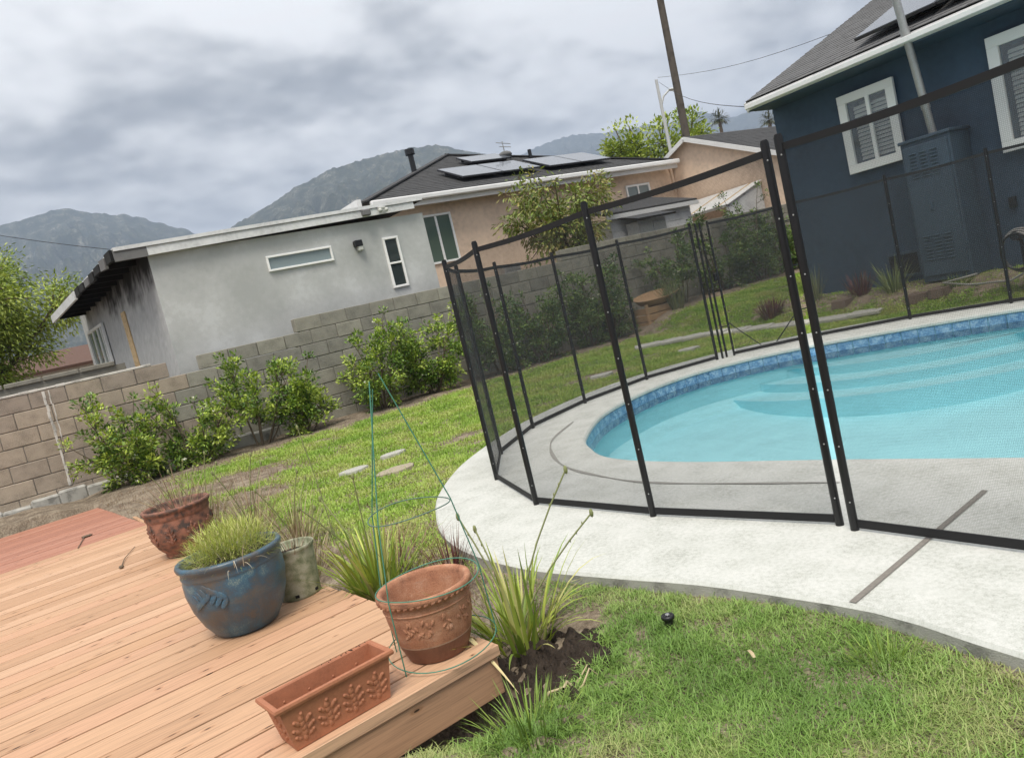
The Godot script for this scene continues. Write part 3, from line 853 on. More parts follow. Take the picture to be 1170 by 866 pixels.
func make_peach_house():
	var h := thing("stucco_house", "peach stucco house with dark hip roof and solar panels", "house")
	var w := MB.new()
	w.box(Vector3(9.0, 4.6, 0.25), xf(Vector3(11.5, 1.45, -15.125)))
	w.box(Vector3(0.25, 4.6, 8.0), xf(Vector3(7.125, 1.45, -19.1)))
	part(h, "wall", w, M.peach)
	# hip roof: eave corners and apex
	var el := Vector3(6.70, 3.80, -14.62); var er := Vector3(15.72, 3.80, -14.62); var ap := Vector3(11.35, 5.50, -18.67)
	var bl := Vector3(6.70, 3.80, -22.7); var br := Vector3(15.72, 3.80, -22.7)
	var r := MB.new()
	r.tri(el, er, ap); r.tri(bl, el, ap); r.tri(er, br, ap); r.tri(br, bl, ap)
	r.quad(el, bl, br, er)
	var roof := part(h, "roof", r, M.shingle)
	var ups := (Vector3((el.x + er.x) / 2, ap.y, ap.z) - Vector3((el.x + er.x) / 2, el.y, el.z)).normalized()
	var sl := Vector2(ap.y - el.y, ap.z - el.z).length()
	var sh := MB.new()
	var ax := ap.x - el.x; var ww := er.x - el.x
	shingle_face(sh, el, Vector3.RIGHT, ups, func(s, t): return s > ax * t / sl + 0.1 and s < ww - (ww - ax) * t / sl - 0.1, ww, sl - 0.1, 0.17, 0.36)
	var so := part(roof, "shingles", sh, M.shingle); so.set_meta("kind", "stuff")
	for q in [[el, ap], [er, ap]]:
		var b := MB.new(); beam(b, q[0] + Vector3(0, 0.02, 0), q[1] + Vector3(0, 0.02, 0), 0.22, 0.03)
		part(roof, "hip_cap", b, M.shingle)
	var gt := MB.new(); gt.cbox(Vector3(9.0, 0.11, 0.12), 0.02, xf(Vector3(11.35, 3.755, -14.57)))
	part(roof, "gutter", gt, M.white_paint)
	var fa := MB.new(); fa.box(Vector3(9.0, 0.10, 0.03), xf(Vector3(11.35, 3.65, -14.66)))
	part(roof, "fascia", fa, M.white_paint)
	var rk := MB.new(); beam(rk, Vector3(6.62, 3.80, -14.6), Vector3(6.62, 3.80, -22.7), 0.1, 0.16)
	part(roof, "side_gutter", rk, M.white_paint)
	var P := func(x: float, z: float) -> Vector3: return Vector3(x, el.y + (el.z - z) * 0.42, z)
	for q in [[9.55, -15.25, 1.12], [10.69, -15.25, 1.12], [12.05, -15.2, 1.0], [13.07, -15.2, 1.0], [10.85, -16.75, 1.25]]:
		solar_panel(roof, P.call(q[0], q[1]), Vector3.RIGHT, ups, q[2], 1.15 if q[1] > -16 else 0.75)
	var v := MB.new(); v.tube([P.call(9.35, -17.0) + Vector3(0, -0.1, 0), P.call(9.35, -17.0) + Vector3(0, 0.42, 0)], [0.07], 10); v.tube([P.call(9.35, -17.0) + Vector3(0, 0.42, 0), P.call(9.35, -17.0) + Vector3(0, 0.56, 0)], [0.12], 10)
	part(roof, "flue_pipe", v, M.black_metal)
	var tb := MB.new()
	var tp: Vector3 = P.call(12.2, -17.1)
	tb.tube([tp + Vector3(0, -0.1, 0), tp + Vector3(0, 0.1, 0)], [0.14], 12); tb.ball(Transform3D(Basis().scaled(Vector3(0.19, 0.10, 0.19)), tp + Vector3(0, 0.14, 0)), 12, 6)
	part(roof, "turbine_vent", tb, M.stucco_dark)
	var tv := MB.new(); tv.tube([tp + Vector3(0.0, 0.15, 0), tp + Vector3(0.0, 0.5, 0)], [0.015], 5); tv.tube([tp + Vector3(-0.2, 0.48, 0), tp + Vector3(0.25, 0.42, 0)], [0.012], 5); tv.tube([tp + Vector3(-0.15, 0.36, 0.05), tp + Vector3(0.2, 0.32, 0.05)], [0.012], 5)
	part(roof, "aerial", tv, M.galvanised)
	var vp := MB.new(); vp.tube([P.call(12.9, -16.95), P.call(12.9, -16.95) + Vector3(0, 0.24, 0)], [0.05], 8)
	part(roof, "vent_pipe", vp, M.black_metal)
	window(h, Vector3(8.47, 2.88, -14.985), 0, 0.79, 1.08, 0.045, M.green_glass, [[0.0, 0, 0.05, 0.98]], M.white_trim)
	window(h, Vector3(14.6, 2.98, -14.985), 0, 0.85, 0.8, 0.05, M.frost_glass, [[0.0, 0, 0.05, 0.7]], M.white_trim)
	var ac := MB.new(); ac.cbox(Vector3(0.45, 0.5, 0.3), 0.02, xf(Vector3(9.95, 1.75, -14.8)))
	part(h, "air_conditioner", ac, M.galvanised)
	var fl := MB.new(); fl.cbox(Vector3(0.5, 0.05, 0.08), 0.01, xf(Vector3(13.2, 3.42, -14.93))); fl.cbox(Vector3(0.12, 0.16, 0.12), 0.01, xf(Vector3(13.1, 3.28, -14.9)))
	part(h, "security_light", fl, M.peach)
	part(h, "flood_lamp", bx(Vector3(0.16, 0.12, 0.1), Vector3(13.52, 3.5, -14.88), 0.03), M.white_trim)
	# gabled wing
	var g := thing("gabled_house", "peach gable end with dark roof right of the solar panel house", "house", Vector3(16.0, 0, 0))
	var pk := Vector3(0, 4.28, -14.21); var le := Vector3(0, 3.95, -15.03); var re := Vector3(0, 3.20, -11.66)
	var gw := MB.new()
	poly(gw, [Vector3(0, -0.2, -15.05), le, pk, re, Vector3(0, -0.2, -11.7)].map(func(p): return p)); 
	gw.quad(Vector3(0, -0.2, -11.7), Vector3(6, -0.2, -11.7), Vector3(6, 3.2, -11.7), Vector3(0, 3.2, -11.7))
	part(g, "wall", gw, M.peach)
	var gr := MB.new()
	var ov := Vector3(-0.2, 0, 0); var out := Vector3(6, 0, 0)
	var re2 := re + (re - pk) * 0.12; var le2 := le
	gr.quad(pk + ov, re2 + ov, re2 + out, pk + out); gr.quad(le2 + ov, pk + ov, pk + out, le2 + out)
	var dn := Vector3(0, -0.04, 0)
	gr.quad(pk + ov + dn, pk + out + dn, re2 + out + dn, re2 + ov + dn)
	var groof := part(g, "roof", gr, M.shingle)
	var sg := MB.new()
	var gu := (pk - re2).normalized()
	shingle_face(sg, re2 + ov, Vector3.RIGHT, gu, func(s, t): return s > 0 and s < 6, 6.0, (pk - re2).length(), 0.17, 0.36, 0.0, 6.0)
	var so2 := part(groof, "shingles", sg, M.shingle); so2.set_meta("kind", "stuff")
	for q in [[pk, re2], [le2, pk]]:
		var b := MB.new(); beam(b, q[0] + ov + Vector3(-0.015, -0.06, 0), q[1] + ov + Vector3(-0.015, -0.06, 0), 0.03, 0.11)
		part(groof, "rake_trim", b, M.white_paint)
	var ds := MB.new(); ds.tube([Vector3(-0.22, 3.85, -14.9), Vector3(-0.1, 3.6, -14.95), Vector3(-0.05, 3.0, -14.98)], [0.04], 6)
	part(g, "downspout", ds, M.peach)

func make_sheds():
	var s := thing("garden_shed", "pale grey shed with dark roof between wall and peach house", "shed", Vector3(12.2, 0, -12.9))
	part(s, "wall", bx(Vector3(2.4, 2.5, 1.2), Vector3(0, 1.12, 0)), M.old_white)
	for i in 8:
		part(s, "siding_board", bx(Vector3(2.43, 0.14, 0.02), Vector3(0, 1.25 + i * 0.15, 0.605), 0.004), M.old_white)
	var r := MB.new(); beam(r, Vector3(0, 2.44, 0.72), Vector3(0, 2.82, -0.75), 2.75, 0.05)
	var ro := part(s, "roof", r, M.shingle)
	part(ro, "eave_trim", bx(Vector3(2.78, 0.09, 0.03), Vector3(0, 2.38, 0.73)), M.white_paint)
	var c := thing("storage_cabinet", "small grey two-door cupboard with slanted black lid beside shed", "cupboard", Vector3(11.75, 0, -12.05))
	part(c, "body", bx(Vector3(0.8, 2.2, 0.35), Vector3(0, 1.08, 0)), M.old_white)
	for k in [-1, 1]:
		part(c, "door", bx(Vector3(0.37, 1.0, 0.025), Vector3(0.2 * k, 1.62, 0.19), 0.006), M.louver)
	var l := MB.new(); beam(l, Vector3(0, 2.2, 0.38), Vector3(0, 2.36, -0.3), 1.1, 0.04)
	part(c, "lid", l, M.black_metal)
	# lean-to roof of white battens against the gabled house
	var p := thing("patio_cover", "white slatted lean-to cover with rust streaks by peach gable", "awning", Vector3(15.94, 0, 0))
	var a := Vector3(0, 2.62, -14.7); var b := Vector3(0, 2.62, -12.25); var lo := Vector3(-1.35, -0.42, 0)
	for i in 26:
		var t := i / 25.0
		var st := MB.new(); beam(st, a.lerp(b, t), a.lerp(b, t) + lo, 0.075, 0.02)
		part(p, "batten", st, M.white_paint if i % 9 != 4 else M.ply)
	for t in [0.05, 0.5, 0.95]:
		var q := MB.new(); beam(q, a + lo * t + Vector3(0, -0.04, 0), b + lo * t + Vector3(0, -0.04, 0), 0.05, 0.06)
		part(p, "purlin", q, M.white_trim)
	var sd := MB.new()
	poly(sd, [b, b + Vector3(0, -2.7, 0), b + lo + Vector3(0, -2.3, 0), b + lo]); poly(sd, [b + Vector3(0, 0, -0.04), b + lo + Vector3(0, 0, -0.04), b + lo + Vector3(0, -2.3, -0.04), b + Vector3(0, -2.7, -0.04)])
	part(p, "side_panel", sd, M.old_white)
	for t in [0.0, 0.5]:
		part(p, "post", bx(Vector3(0.08, 2.3, 0.08), a.lerp(b, t) + lo + Vector3(0, -1.2, 0)), M.white_paint)
	var wh := thing("distant_house", "low white house with brown roof beyond the left garden wall", "house", Vector3(1.2, -0.35, -30))
	part(wh, "wall", bx(Vector3(5, 3.4, 3), Vector3(0, 1.2, 0)), M.white_paint)
	var wr := MB.new(); beam(wr, Vector3(0, 2.75, 2.0), Vector3(0, 3.5, -1.5), 5.6, 0.1)
	part(wh, "roof", wr, M.brown_roof)

func make_navy_house():
	var X := 10.25
	var h := thing("navy_house", "dark navy stucco house with white windows at right", "house", Vector3(X, 0, 0))
	var w := MB.new()
	for q in [[-7.42, -6.24, -0.1, 3.1], [-6.24, -5.65, -0.1, 1.91], [-6.24, -5.65, 2.74, 3.1], [-5.65, -4.29, -0.1, 3.1], [-4.29, -3.21, -0.1, 1.66], [-4.29, -3.21, 2.74, 3.1], [-3.21, 3.98, -0.1, 3.1]]:
		w.box(Vector3(0.25, q[3] - q[2], q[1] - q[0]), xf(Vector3(0.125, (q[2] + q[3]) / 2, (q[0] + q[1]) / 2)))
	w.box(Vector3(0.25, 3.2, 11.4), xf(Vector3(8.3, 1.5, -1.72)))
	w.box(Vector3(8.0, 3.2, 0.25), xf(Vector3(4.2, 1.5, 3.86)))
	w.tri(Vector3(0.2, 3.1, 3.98), Vector3(4.2, 4.9, 3.98), Vector3(8.2, 3.1, 3.98))
	w.box(Vector3(8.0, 3.2, 0.25), xf(Vector3(4.2, 1.5, -7.295)))
	w.tri(Vector3(0.2, 3.1, -7.415), Vector3(8.2, 3.1, -7.415), Vector3(4.2, 4.9, -7.415))
	part(h, "wall", w, M.navy)
	part(h, "floor", bx(Vector3(8.0, 0.1, 11.2), Vector3(4.2, 0.25, -1.72)), M.old_white)
	part(h, "ceiling", bx(Vector3(8.0, 0.05, 11.1), Vector3(4.2, 2.95, -1.72)), M.old_white)
	# gable roof
	var e := Vector3(-0.56, 3.2, 0); var rg := Vector3(4.25, 5.12, 0); var z0 := -7.42; var z1 := 4.0
	var r := MB.new()
	r.quad(Vector3(e.x, e.y, z0), Vector3(e.x, e.y, z1), Vector3(rg.x, rg.y, z1), Vector3(rg.x, rg.y, z0))
	r.quad(Vector3(rg.x, rg.y, z0), Vector3(rg.x, rg.y, z1), Vector3(rg.x * 2 - e.x, e.y, z1), Vector3(rg.x * 2 - e.x, e.y, z0))
	r.quad(Vector3(e.x, e.y - 0.05, z0), Vector3(rg.x, rg.y - 0.05, z0), Vector3(rg.x, rg.y - 0.05, z1), Vector3(e.x, e.y - 0.05, z1))
	r.quad(Vector3(e.x, e.y - 0.05, z0), Vector3(e.x, e.y, z0), Vector3(rg.x, rg.y, z0), Vector3(rg.x, rg.y - 0.05, z0))
	var roof := part(h, "roof", r, M.shingle_grey)
	var ups := (rg - e).normalized()
	var sh := MB.new()
	shingle_face(sh, Vector3(e.x, e.y, z1), Vector3(0, 0, -1), ups, func(s, t): return s > 3.0, z1 - z0, (rg - e).length(), 0.145, 0.33, 3.0, z1 - z0)
	var so := part(roof, "shingles", sh, M.shingle_grey); so.set_meta("kind", "stuff")
	part(roof, "fascia", bx(Vector3(0.03, 0.11, z1 - z0), Vector3(e.x + 0.015, 3.125, (z0 + z1) / 2)), M.white_paint)
	var gt := MB.new()
	gt.cbox(Vector3(0.11, 0.03, z1 - z0 - 0.1), 0.008, xf(Vector3(e.x - 0.06, 3.085, (z0 + z1) / 2)))
	gt.cbox(Vector3(0.02, 0.065, z1 - z0 - 0.1), 0.006, xf(Vector3(e.x - 0.115, 3.105, (z0 + z1) / 2)))
	part(roof, "gutter", gt, M.white_paint)
	var sf := MB.new(); beam(sf, Vector3(e.x + 0.03, 3.06, (z0 + z1) / 2), Vector3(0.0, 3.06, (z0 + z1) / 2), z1 - z0 - 0.02, 0.02)
	part(roof, "soffit", sf, M.navy)
	var bd := MB.new(); beam(bd, Vector3(e.x, 3.11, z0 - 0.015), Vector3(rg.x, rg.y - 0.09, z0 - 0.015), 0.025, 0.15)
	part(roof, "rake_board", bd, M.old_white)
	for i in 4:
		solar_panel(roof, e + Vector3(0, 0, -4.75 + i * 1.06) + ups * 0.27, Vector3(0, 0, -1), ups, 1.03, 1.7)
	# windows: trim, sashes, louvre blinds
	for q in [[-5.945, 2.325, 0.80, 1.06, 0.115, [[0.02, 0, 0.05, 0.83]]], [-3.75, 2.2, 1.32, 1.33, 0.125, [[0.1, 0, 0.05, 1.08]]]]:
		var o: Node3D = window(h, Vector3(-0.075, q[1], q[0]), -PI / 2, q[2], q[3], q[4], M.pane, q[5], M.white_trim, 0.05)
		o.position.x = -0.06
		var n := int((q[3] - 0.3) / 0.052)
		for i in n:
			var sl := MB.new(); sl.box(Vector3(q[2] - q[4] * 2 - 0.08, 0.05, 0.004), Transform3D(Basis(Vector3.RIGHT, -0.55), Vector3(0.02, -q[3] / 2 + 0.17 + i * 0.052, -0.06)))
			part(o, "louvre", sl, M.louver)
	var vn := Node3D.new(); vn.name = "crawl_vent"; h.add_child(vn, true); vn.position = Vector3(-0.015, 0.44, -5.85); vn.rotation.y = -PI / 2
	var vf := MB.new()
	for k in [-1, 1]:
		vf.box(Vector3(0.46, 0.03, 0.03), xf(Vector3(0, 0.15 * k, 0))); vf.box(Vector3(0.03, 0.27, 0.03), xf(Vector3(0.215 * k, 0, 0)))
	part(vn, "frame", vf, M.navy_metal); part(vn, "screen", bx(Vector3(0.4, 0.27, 0.01), Vector3(0, 0, 0)), M.black_tape)
	part(h, "outlet_box", bx(Vector3(0.05, 0.13, 0.08), Vector3(-0.025, 0.95, -4.42), 0.006), M.black_metal)
	# electrical cabinet
	var c := thing("utility_cabinet", "tall navy metal cabinet with louvre vents against navy house", "cabinet", Vector3(10.0, 0.2, -5.075))
	part(c, "body", bx(Vector3(0.46, 1.74, 0.6), Vector3(-0.0, 0.87, 0), 0.006), M.navy_metal)
	part(c, "cap", bx(Vector3(0.5, 0.04, 0.64), Vector3(-0.005, 1.76, 0), 0.008), M.navy_metal)
	var dr := part(c, "door", bx(Vector3(0.02, 1.62, 0.54), Vector3(-0.24, 0.88, 0), 0.005), M.navy_metal)
	for y in [1.45, 0.42]:
		for k in 3:
			var lb := MB.new()
			for i in 8:
				lb.box(Vector3(0.014, 0.012, 0.085), Transform3D(Basis(Vector3.BACK, 0.6), Vector3(-0.255, y + (i - 3.5) * 0.042, (k - 1) * 0.125 - 0.03)))
			part(dr, "louvre_bank", lb, M.navy_metal)
	part(dr, "latch", bx(Vector3(0.03, 0.1, 0.03), Vector3(-0.26, 0.93, -0.03), 0.006), M.navy_metal)
	# service mast leaning out past the gutter
	var ms := thing("service_mast", "leaning galvanised conduit pipe rising from cabinet past the gutter", "pipe", Vector3(9.9, 1.97, -5.02))
	var a := Vector3(0, 0, 0); var b := Vector3(-0.52, 2.6, 0.02)
	var p := MB.new(); p.tube([a, b], [0.045], 12)
	part(ms, "pipe", p, M.galvanised)
	for t in [0.12, 0.44]:
		var q := MB.new(); q.tube([a.lerp(b, t), a.lerp(b, t + 0.05)], [0.053], 12)
		part(ms, "coupling", q, M.galvanised)

func dirp(az: float, el: float, d: float) -> Vector3:
	return Vector3(sin(deg_to_rad(az)) * d, 1.2 + tan(deg_to_rad(el)) * d, -cos(deg_to_rad(az)) * d)

func make_far():
	var f := dirp(48.1, 0, 32.0)
	var o := thing("utility_pole", "tall dark wooden utility pole rising behind the peach gable", "pole", Vector3(f.x, 0, f.z))
	var p := MB.new(); p.tube([Vector3.ZERO, Vector3(0.17, 7, 0), Vector3(0.36, 15, 0)], [0.17, 0.15, 0.12], 12)
	part(o, "shaft", p, M.pole_wood)
	part(o, "crossarm", bx(Vector3(2.2, 0.12, 0.1), Vector3(0.34, 14.2, 0.15)), M.pole_wood)
	f = dirp(46.95, 0, 40.0)
	var s := thing("street_light", "pale grey street light pole left of the wooden pole", "street light", Vector3(f.x, 0, f.z))
	p = MB.new(); p.tube([Vector3(0.1, 0, 0), Vector3(0.05, 5, 0), Vector3(0.1, 10.0, 0)], [0.11, 0.09, 0.07], 10)
	part(s, "shaft", p, M.light_pole)
	p = MB.new(); p.tube([Vector3(0.08, 8.7, 0), Vector3(0.25, 9.15, 0.1), Vector3(0.6, 9.4, 0.2)], [0.05], 6)
	part(s, "arm", p, M.light_pole)
	p = MB.new(); p.ball(Transform3D(Basis().scaled(Vector3(0.26, 0.08, 0.13)), Vector3(0.8, 9.42, 0.25)))
	part(s, "lamp_head", p, M.light_pole)
	var wires := [["upper black cable from street light toward the navy roof", dirp(47.2, 12.5, 40), dirp(62, 11.9, 24)], ["lower black cable from street light to the navy eave", dirp(47.2, 12.2, 40), dirp(54.6, 8.3, 13.5)], ["thin black cable crossing the mountain at far left", dirp(-8, 15.2, 30), dirp(12, 8.0, 22)]]
	for q in wires:
		var m := MB.new(); var pts := []
		for i in 13:
			var t := i / 12.0
			pts.append(q[1].lerp(q[2], t) + Vector3(0, -0.35 * sin(PI * t), 0))
		m.tube(pts, [0.008], 5)
		solo("overhead_cable", q[0], "cable", m, M.black_tape, Vector3.ZERO, 0.0, "overhead cables")
	for q in [[50.62, 8.75, 120.0, "slim palm tree on the skyline left of the navy house", 1.0], [53.75, 7.75, 120.0, "palm tree half hidden behind the navy house corner", 0.9]]:
		var c := dirp(q[0], q[1], q[2])
		var t := thing("palm_tree", q[3], "palm tree", Vector3(c.x, 0, c.z), 0.0, "palms on the skyline")
		var tr := MB.new(); tr.tube([Vector3(0.4, 0, 0), Vector3(0.1, c.y * 0.6, 0), Vector3(0, c.y, 0)], [0.35, 0.26, 0.24], 8)
		part(t, "trunk", tr, M.bark)
		var fr := MB.new(); rng.seed = 77
		for i in 46:
			var a := rng.randf() * TAU; var el := rng.randf_range(-0.5, 1.3)
			fr.col = Color(.055, .07, .03).lerp(Color(.12, .12, .06), rng.randf())
			var d := Vector3(cos(a) * cos(el), sin(el), sin(a) * cos(el))
			var base := Vector3(0, c.y, 0) + d * 0.2
			for k in 9:
				fr.blade(base + d * 0.12 * k, (d + Vector3(rng.randf_range(-.6, .6), rng.randf_range(-.3, .3), rng.randf_range(-.6, .6))).normalized(), 0.75 * q[4], 0.09, 0.9, 3, 0.2)
		part(t, "crown", fr, M.leaf)

# ---------------------------------------------------------------- plants
func rv() -> Vector3:
	var v := Vector3(rng.randfn(), rng.randfn(), rng.randfn())
	return v.normalized() if v.length() > 0.01 else Vector3.UP
func leaf_cluster(b: MB, at: Vector3, count: int, radius: float, ll: float, lw: float, pal: Array, outward: Vector3, droop := 0.0):
	var tint := rng.randf()
	for i in count:
		var o := rv() * radius * pow(rng.randf(), 0.5)
		o.y *= 0.8
		var d := (o.normalized() * 0.7 + outward * 0.5 + rv() * 0.6 + Vector3.DOWN * droop).normalized()
		var k := clampf(tint * 0.7 + rng.randf() * 0.5 - 0.1, 0, 0.999) * (pal.size() - 1)
		var c: Color = pal[int(k)].lerp(pal[mini(int(k) + 1, pal.size() - 1)], k - int(k))
		b.col = c * rng.randf_range(0.85, 1.15)
		var s := rng.randf_range(0.7, 1.25)
		b.leaf(at + o, d, (Vector3.UP + rv() * 0.7).normalized(), ll * s, lw * s)
# woody plant: stems that fork, leaf clusters along the outer branches
func woody(called: String, label: String, category: String, at: Vector3, id: int, o: Dictionary) -> Node3D:
	rng.seed = id
	var t := thing(called, label, category, at, 0.0, o.get("group", ""))
	var st := MB.new(); var fo := MB.new()
	var h: float = o.h; var w: float = o.w
	var trunk: float = o.get("trunk", 0.0); var lean: Vector3 = o.get("lean", Vector3.ZERO)
	var r0: float = o.get("r", 0.014)
	var fork := Vector3(0, trunk, 0) + lean * (trunk / h)
	if trunk > 0.0:
		st.tube([Vector3(0, -0.15, 0), fork * 0.5 + Vector3(rng.randf_range(-.04, .04), 0, 0), fork], [r0 * 1.9, r0 * 1.5, r0 * 1.2], 8)
	var tips := []
	var bare: float = o.get("bare", 0.3)
	for s in int(o.get("stems", 5)):
		var a = TAU * s / o.get("stems", 5) + rng.randf_range(-.4, .4)
		var reach := rng.randf_range(0.45, 1.0)
		var top := fork + Vector3(cos(a) * w * 0.5 * reach, (h - trunk) * rng.randf_range(o.get("low", 0.6), 1.05), sin(a) * w * 0.5 * reach * o.get("flat", 1.0)) + lean * rng.randf_range(0.5, 1.0)
		var base := fork + Vector3(cos(a), 0, sin(a)) * r0 * 2.0 * (1.0 if trunk == 0.0 else 0.2)
		if trunk == 0.0: base.y -= 0.12
		var mid := base.lerp(top, 0.5) + Vector3(rng.randf_range(-.1, .1) * w, rng.randf_range(-.06, .06) * h, rng.randf_range(-.1, .1) * w)
		var path := []
		for k in 7:
			var q := k / 6.0
			path.append(base.lerp(mid, q).lerp(mid.lerp(top, q), q))
		st.tube(path, [r0, r0 * 0.9, r0 * 0.8, r0 * 0.65, r0 * 0.5, r0 * 0.4, r0 * 0.25], 6)
		tips.append([top, (top - mid).normalized()])
		for k in int(o.get("twigs", 7)):
			var q := rng.randf_range(bare, 1.0)
			var p: Vector3 = path[int(q * 5.99)]
			var d := (rv() + Vector3(cos(a), 0.5, sin(a)) * 0.7).normalized()
			var l: float = rng.randf_range(0.12, 0.3) * (w + h) * 0.5 * o.get("twig_len", 1.0)
			var e := p + d * l
			st.tube([p, p.lerp(e, 0.5) + rv() * l * 0.1, e], [r0 * 0.4, r0 * 0.3, r0 * 0.18], 5, false)
			tips.append([e, d]); tips.append([p.lerp(e, 0.55), d])
	for q in tips:
		leaf_cluster(fo, q[0], int(o.get("leaves", 26) * rng.randf_range(0.6, 1.3)), o.get("cr", 0.13), o.get("ll", 0.055), o.get("lw", 0.026), o.pal, q[1], o.get("droop", 0.0))
	part(t, "stem" if trunk == 0.0 else "trunk", st, M.bark)
	part(t, "foliage" if trunk == 0.0 else "crown", fo, M.leaf)
	if o.has("flowers"):
		var fl := MB.new()
		for k in int(o.flowers):
			var q = tips[rng.randi() % tips.size()]
			var c: Vector3 = q[0] + rv() * 0.07
			fl.col = Color(.75, .76, .62)
			for i in 5:
				fl.leaf(c, (rv() + Vector3.UP).normalized(), rv(), 0.035, 0.022)
		part(t, "blossom", fl, M.leaf)
	return t
# a tuft of arching strap leaves
func tuft(called: String, label: String, category: String, at: Vector3, id: int, n: int, length: float, width: float, spread: float, pal: Array, o := {}) -> Node3D:
	rng.seed = id
	var t := thing(called, label, category, at, 0.0, o.get("group", ""))
	var b := MB.new()
	for i in n:
		var a := rng.randf() * TAU
		var lean := rng.randf() * spread
		var d := Vector3(cos(a) * lean, 1.0, sin(a) * lean).normalized()
		b.col = pal[rng.randi() % pal.size()] * rng.randf_range(0.75, 1.2)
		var r: float = o.get("base", 0.06) * sqrt(rng.randf())
		var p := Vector3(cos(a) * r, -0.02, sin(a) * r)
		b.blade(p, d, length * rng.randf_range(0.5, 1.1), width * rng.randf_range(0.7, 1.2), rng.randf_range(0.3, 1.0) * o.get("droop", 1.0), o.get("segs", 6), 0.3)
	part(t, "leaves", b, o.get("mat", M.grass))
	if o.has("stalks"):
		var s := MB.new(); var hd := MB.new()
		for q in o.stalks:
			var tip := Vector3(q[0], q[1], q[2])
			var path := []
			for k in 6:
				var f := k / 5.0
				path.append(Vector3(tip.x * pow(f, 1.5), tip.y * f, tip.z * pow(f, 1.5)))
			s.tube(path, [0.0045, 0.004, 0.0035], 5)
			hd.ball(Transform3D(Basis().scaled(Vector3(0.009, 0.018, 0.009)), tip), 6, 4)
			for k in 3:
				hd.ball(Transform3D(Basis().scaled(Vector3(0.003, 0.008, 0.003)), path[4].lerp(tip, k * 0.3) + rv() * 0.004), 5, 4)
		part(t, "flower_stalk", s, M.stalk); part(t, "seed_head", hd, M.stalk)
	return t

# where the lawn grows: 0 bare, 1 full
func lawn(x: float, z: float) -> float:
	var d := outside(x, z)
	if d < 0.015: return 0.0
	var k := 1.0
	if z < -2.36: k *= smoothstep(0.35, 0.85, x - deck_end(z)) if z > -9.0 else smoothstep(0.6, 1.1, x - deck_end(z))
	else: k *= smoothstep(-2.30, -2.08, z) if x < 1.0 else 1.0
	k *= smoothstep(-9.95, -9.45, z + 0.25 * tn.get_noise_2d(x * 60.0, 3.0))
	for q in [[1.2, -2.27, 0.42, 0.30], [1.35, -3.0, 0.32, 0.55], [1.75, -8.35, 0.7, 0.5], [1.5, -7.4, 0.45, 0.4], [3.62, -6.9, 0.45, 0.16], [6.2, -7.7, 0.5, 0.25], [1.5, -2.35, 0.2, 0.12]]:
		var s := Vector2((x - q[0]) / q[2], (z - q[1]) / q[3]).length() + 0.5 * tn.get_noise_2d(x * 160.0, z * 160.0)
		k *= smoothstep(0.65, 1.1, s)
	if x > 9.0 and z > -7.9: k *= 1.0 - 0.85 * smoothstep(9.25, 9.55, x) * smoothstep(-7.9, -7.4, z)
	k *= smoothstep(-0.62, -0.2, tn.get_noise_2d(x * 90.0 + 300.0, z * 90.0))
	return k
func clump_mesh(n: int, h: float, r: float, w: float, segs: int, dry_share: float) -> ArrayMesh:
	var b := MB.new()
	for i in n:
		var a := rng.randf() * TAU
		var ln := rng.randf() * 1.7
		var d := Vector3(cos(a) * ln, 1.0, sin(a) * ln).normalized()
		var t := rng.randf()
		b.col = Color(1, 1, 1) * rng.randf_range(0.7, 1.2) if t > dry_share else Color(1.9, 1.35, 1.5)
		b.blade(Vector3(rng.randf_range(-r, r), -0.01, rng.randf_range(-r, r)), d, h * rng.randf_range(0.5, 1.2), w, rng.randf_range(0.4, 1.6), segs, 0.0)
	return b.mesh()
func scatter(called: String, label: String, mesh: Mesh, area: Rect2, density: float, id: int, pal: Array, smin: float, smax: float, keep: Callable):
	rng.seed = id
	var xfs := []; var cols := []
	for i in int(area.get_area() * density):
		var x := rng.randf_range(area.position.x, area.end.x); var z := rng.randf_range(area.position.y, area.end.y)
		if rng.randf() > keep.call(x, z): continue
		var s := rng.randf_range(smin, smax)
		var t := Transform3D(Basis(Vector3.UP, rng.randf() * TAU).scaled(Vector3.ONE * s), Vector3(x, gh(x, z), z))
		xfs.append(t)
		var pn := clampf(0.5 + tn.get_noise_2d(x * 70.0 + 50.0, z * 70.0) * 1.1 + rng.randf_range(-.25, .25), 0, 0.999) * (pal.size() - 1)
		cols.append(pal[int(pn)].lerp(pal[mini(int(pn) + 1, pal.size() - 1)], pn - int(pn)))
	var mm := MultiMesh.new()
	mm.transform_format = MultiMesh.TRANSFORM_3D; mm.use_colors = true; mm.mesh = mesh
	mm.instance_count = xfs.size()
	for i in xfs.size():
		mm.set_instance_transform(i, xfs[i]); mm.set_instance_color(i, cols[i])
	var o := MultiMeshInstance3D.new()
	o.name = next_name(called); o.multimesh = mm; o.material_override = M.grass
	add_child(o); o.set_meta("kind", "stuff"); o.set_meta("label", label); o.set_meta("category", "grass")

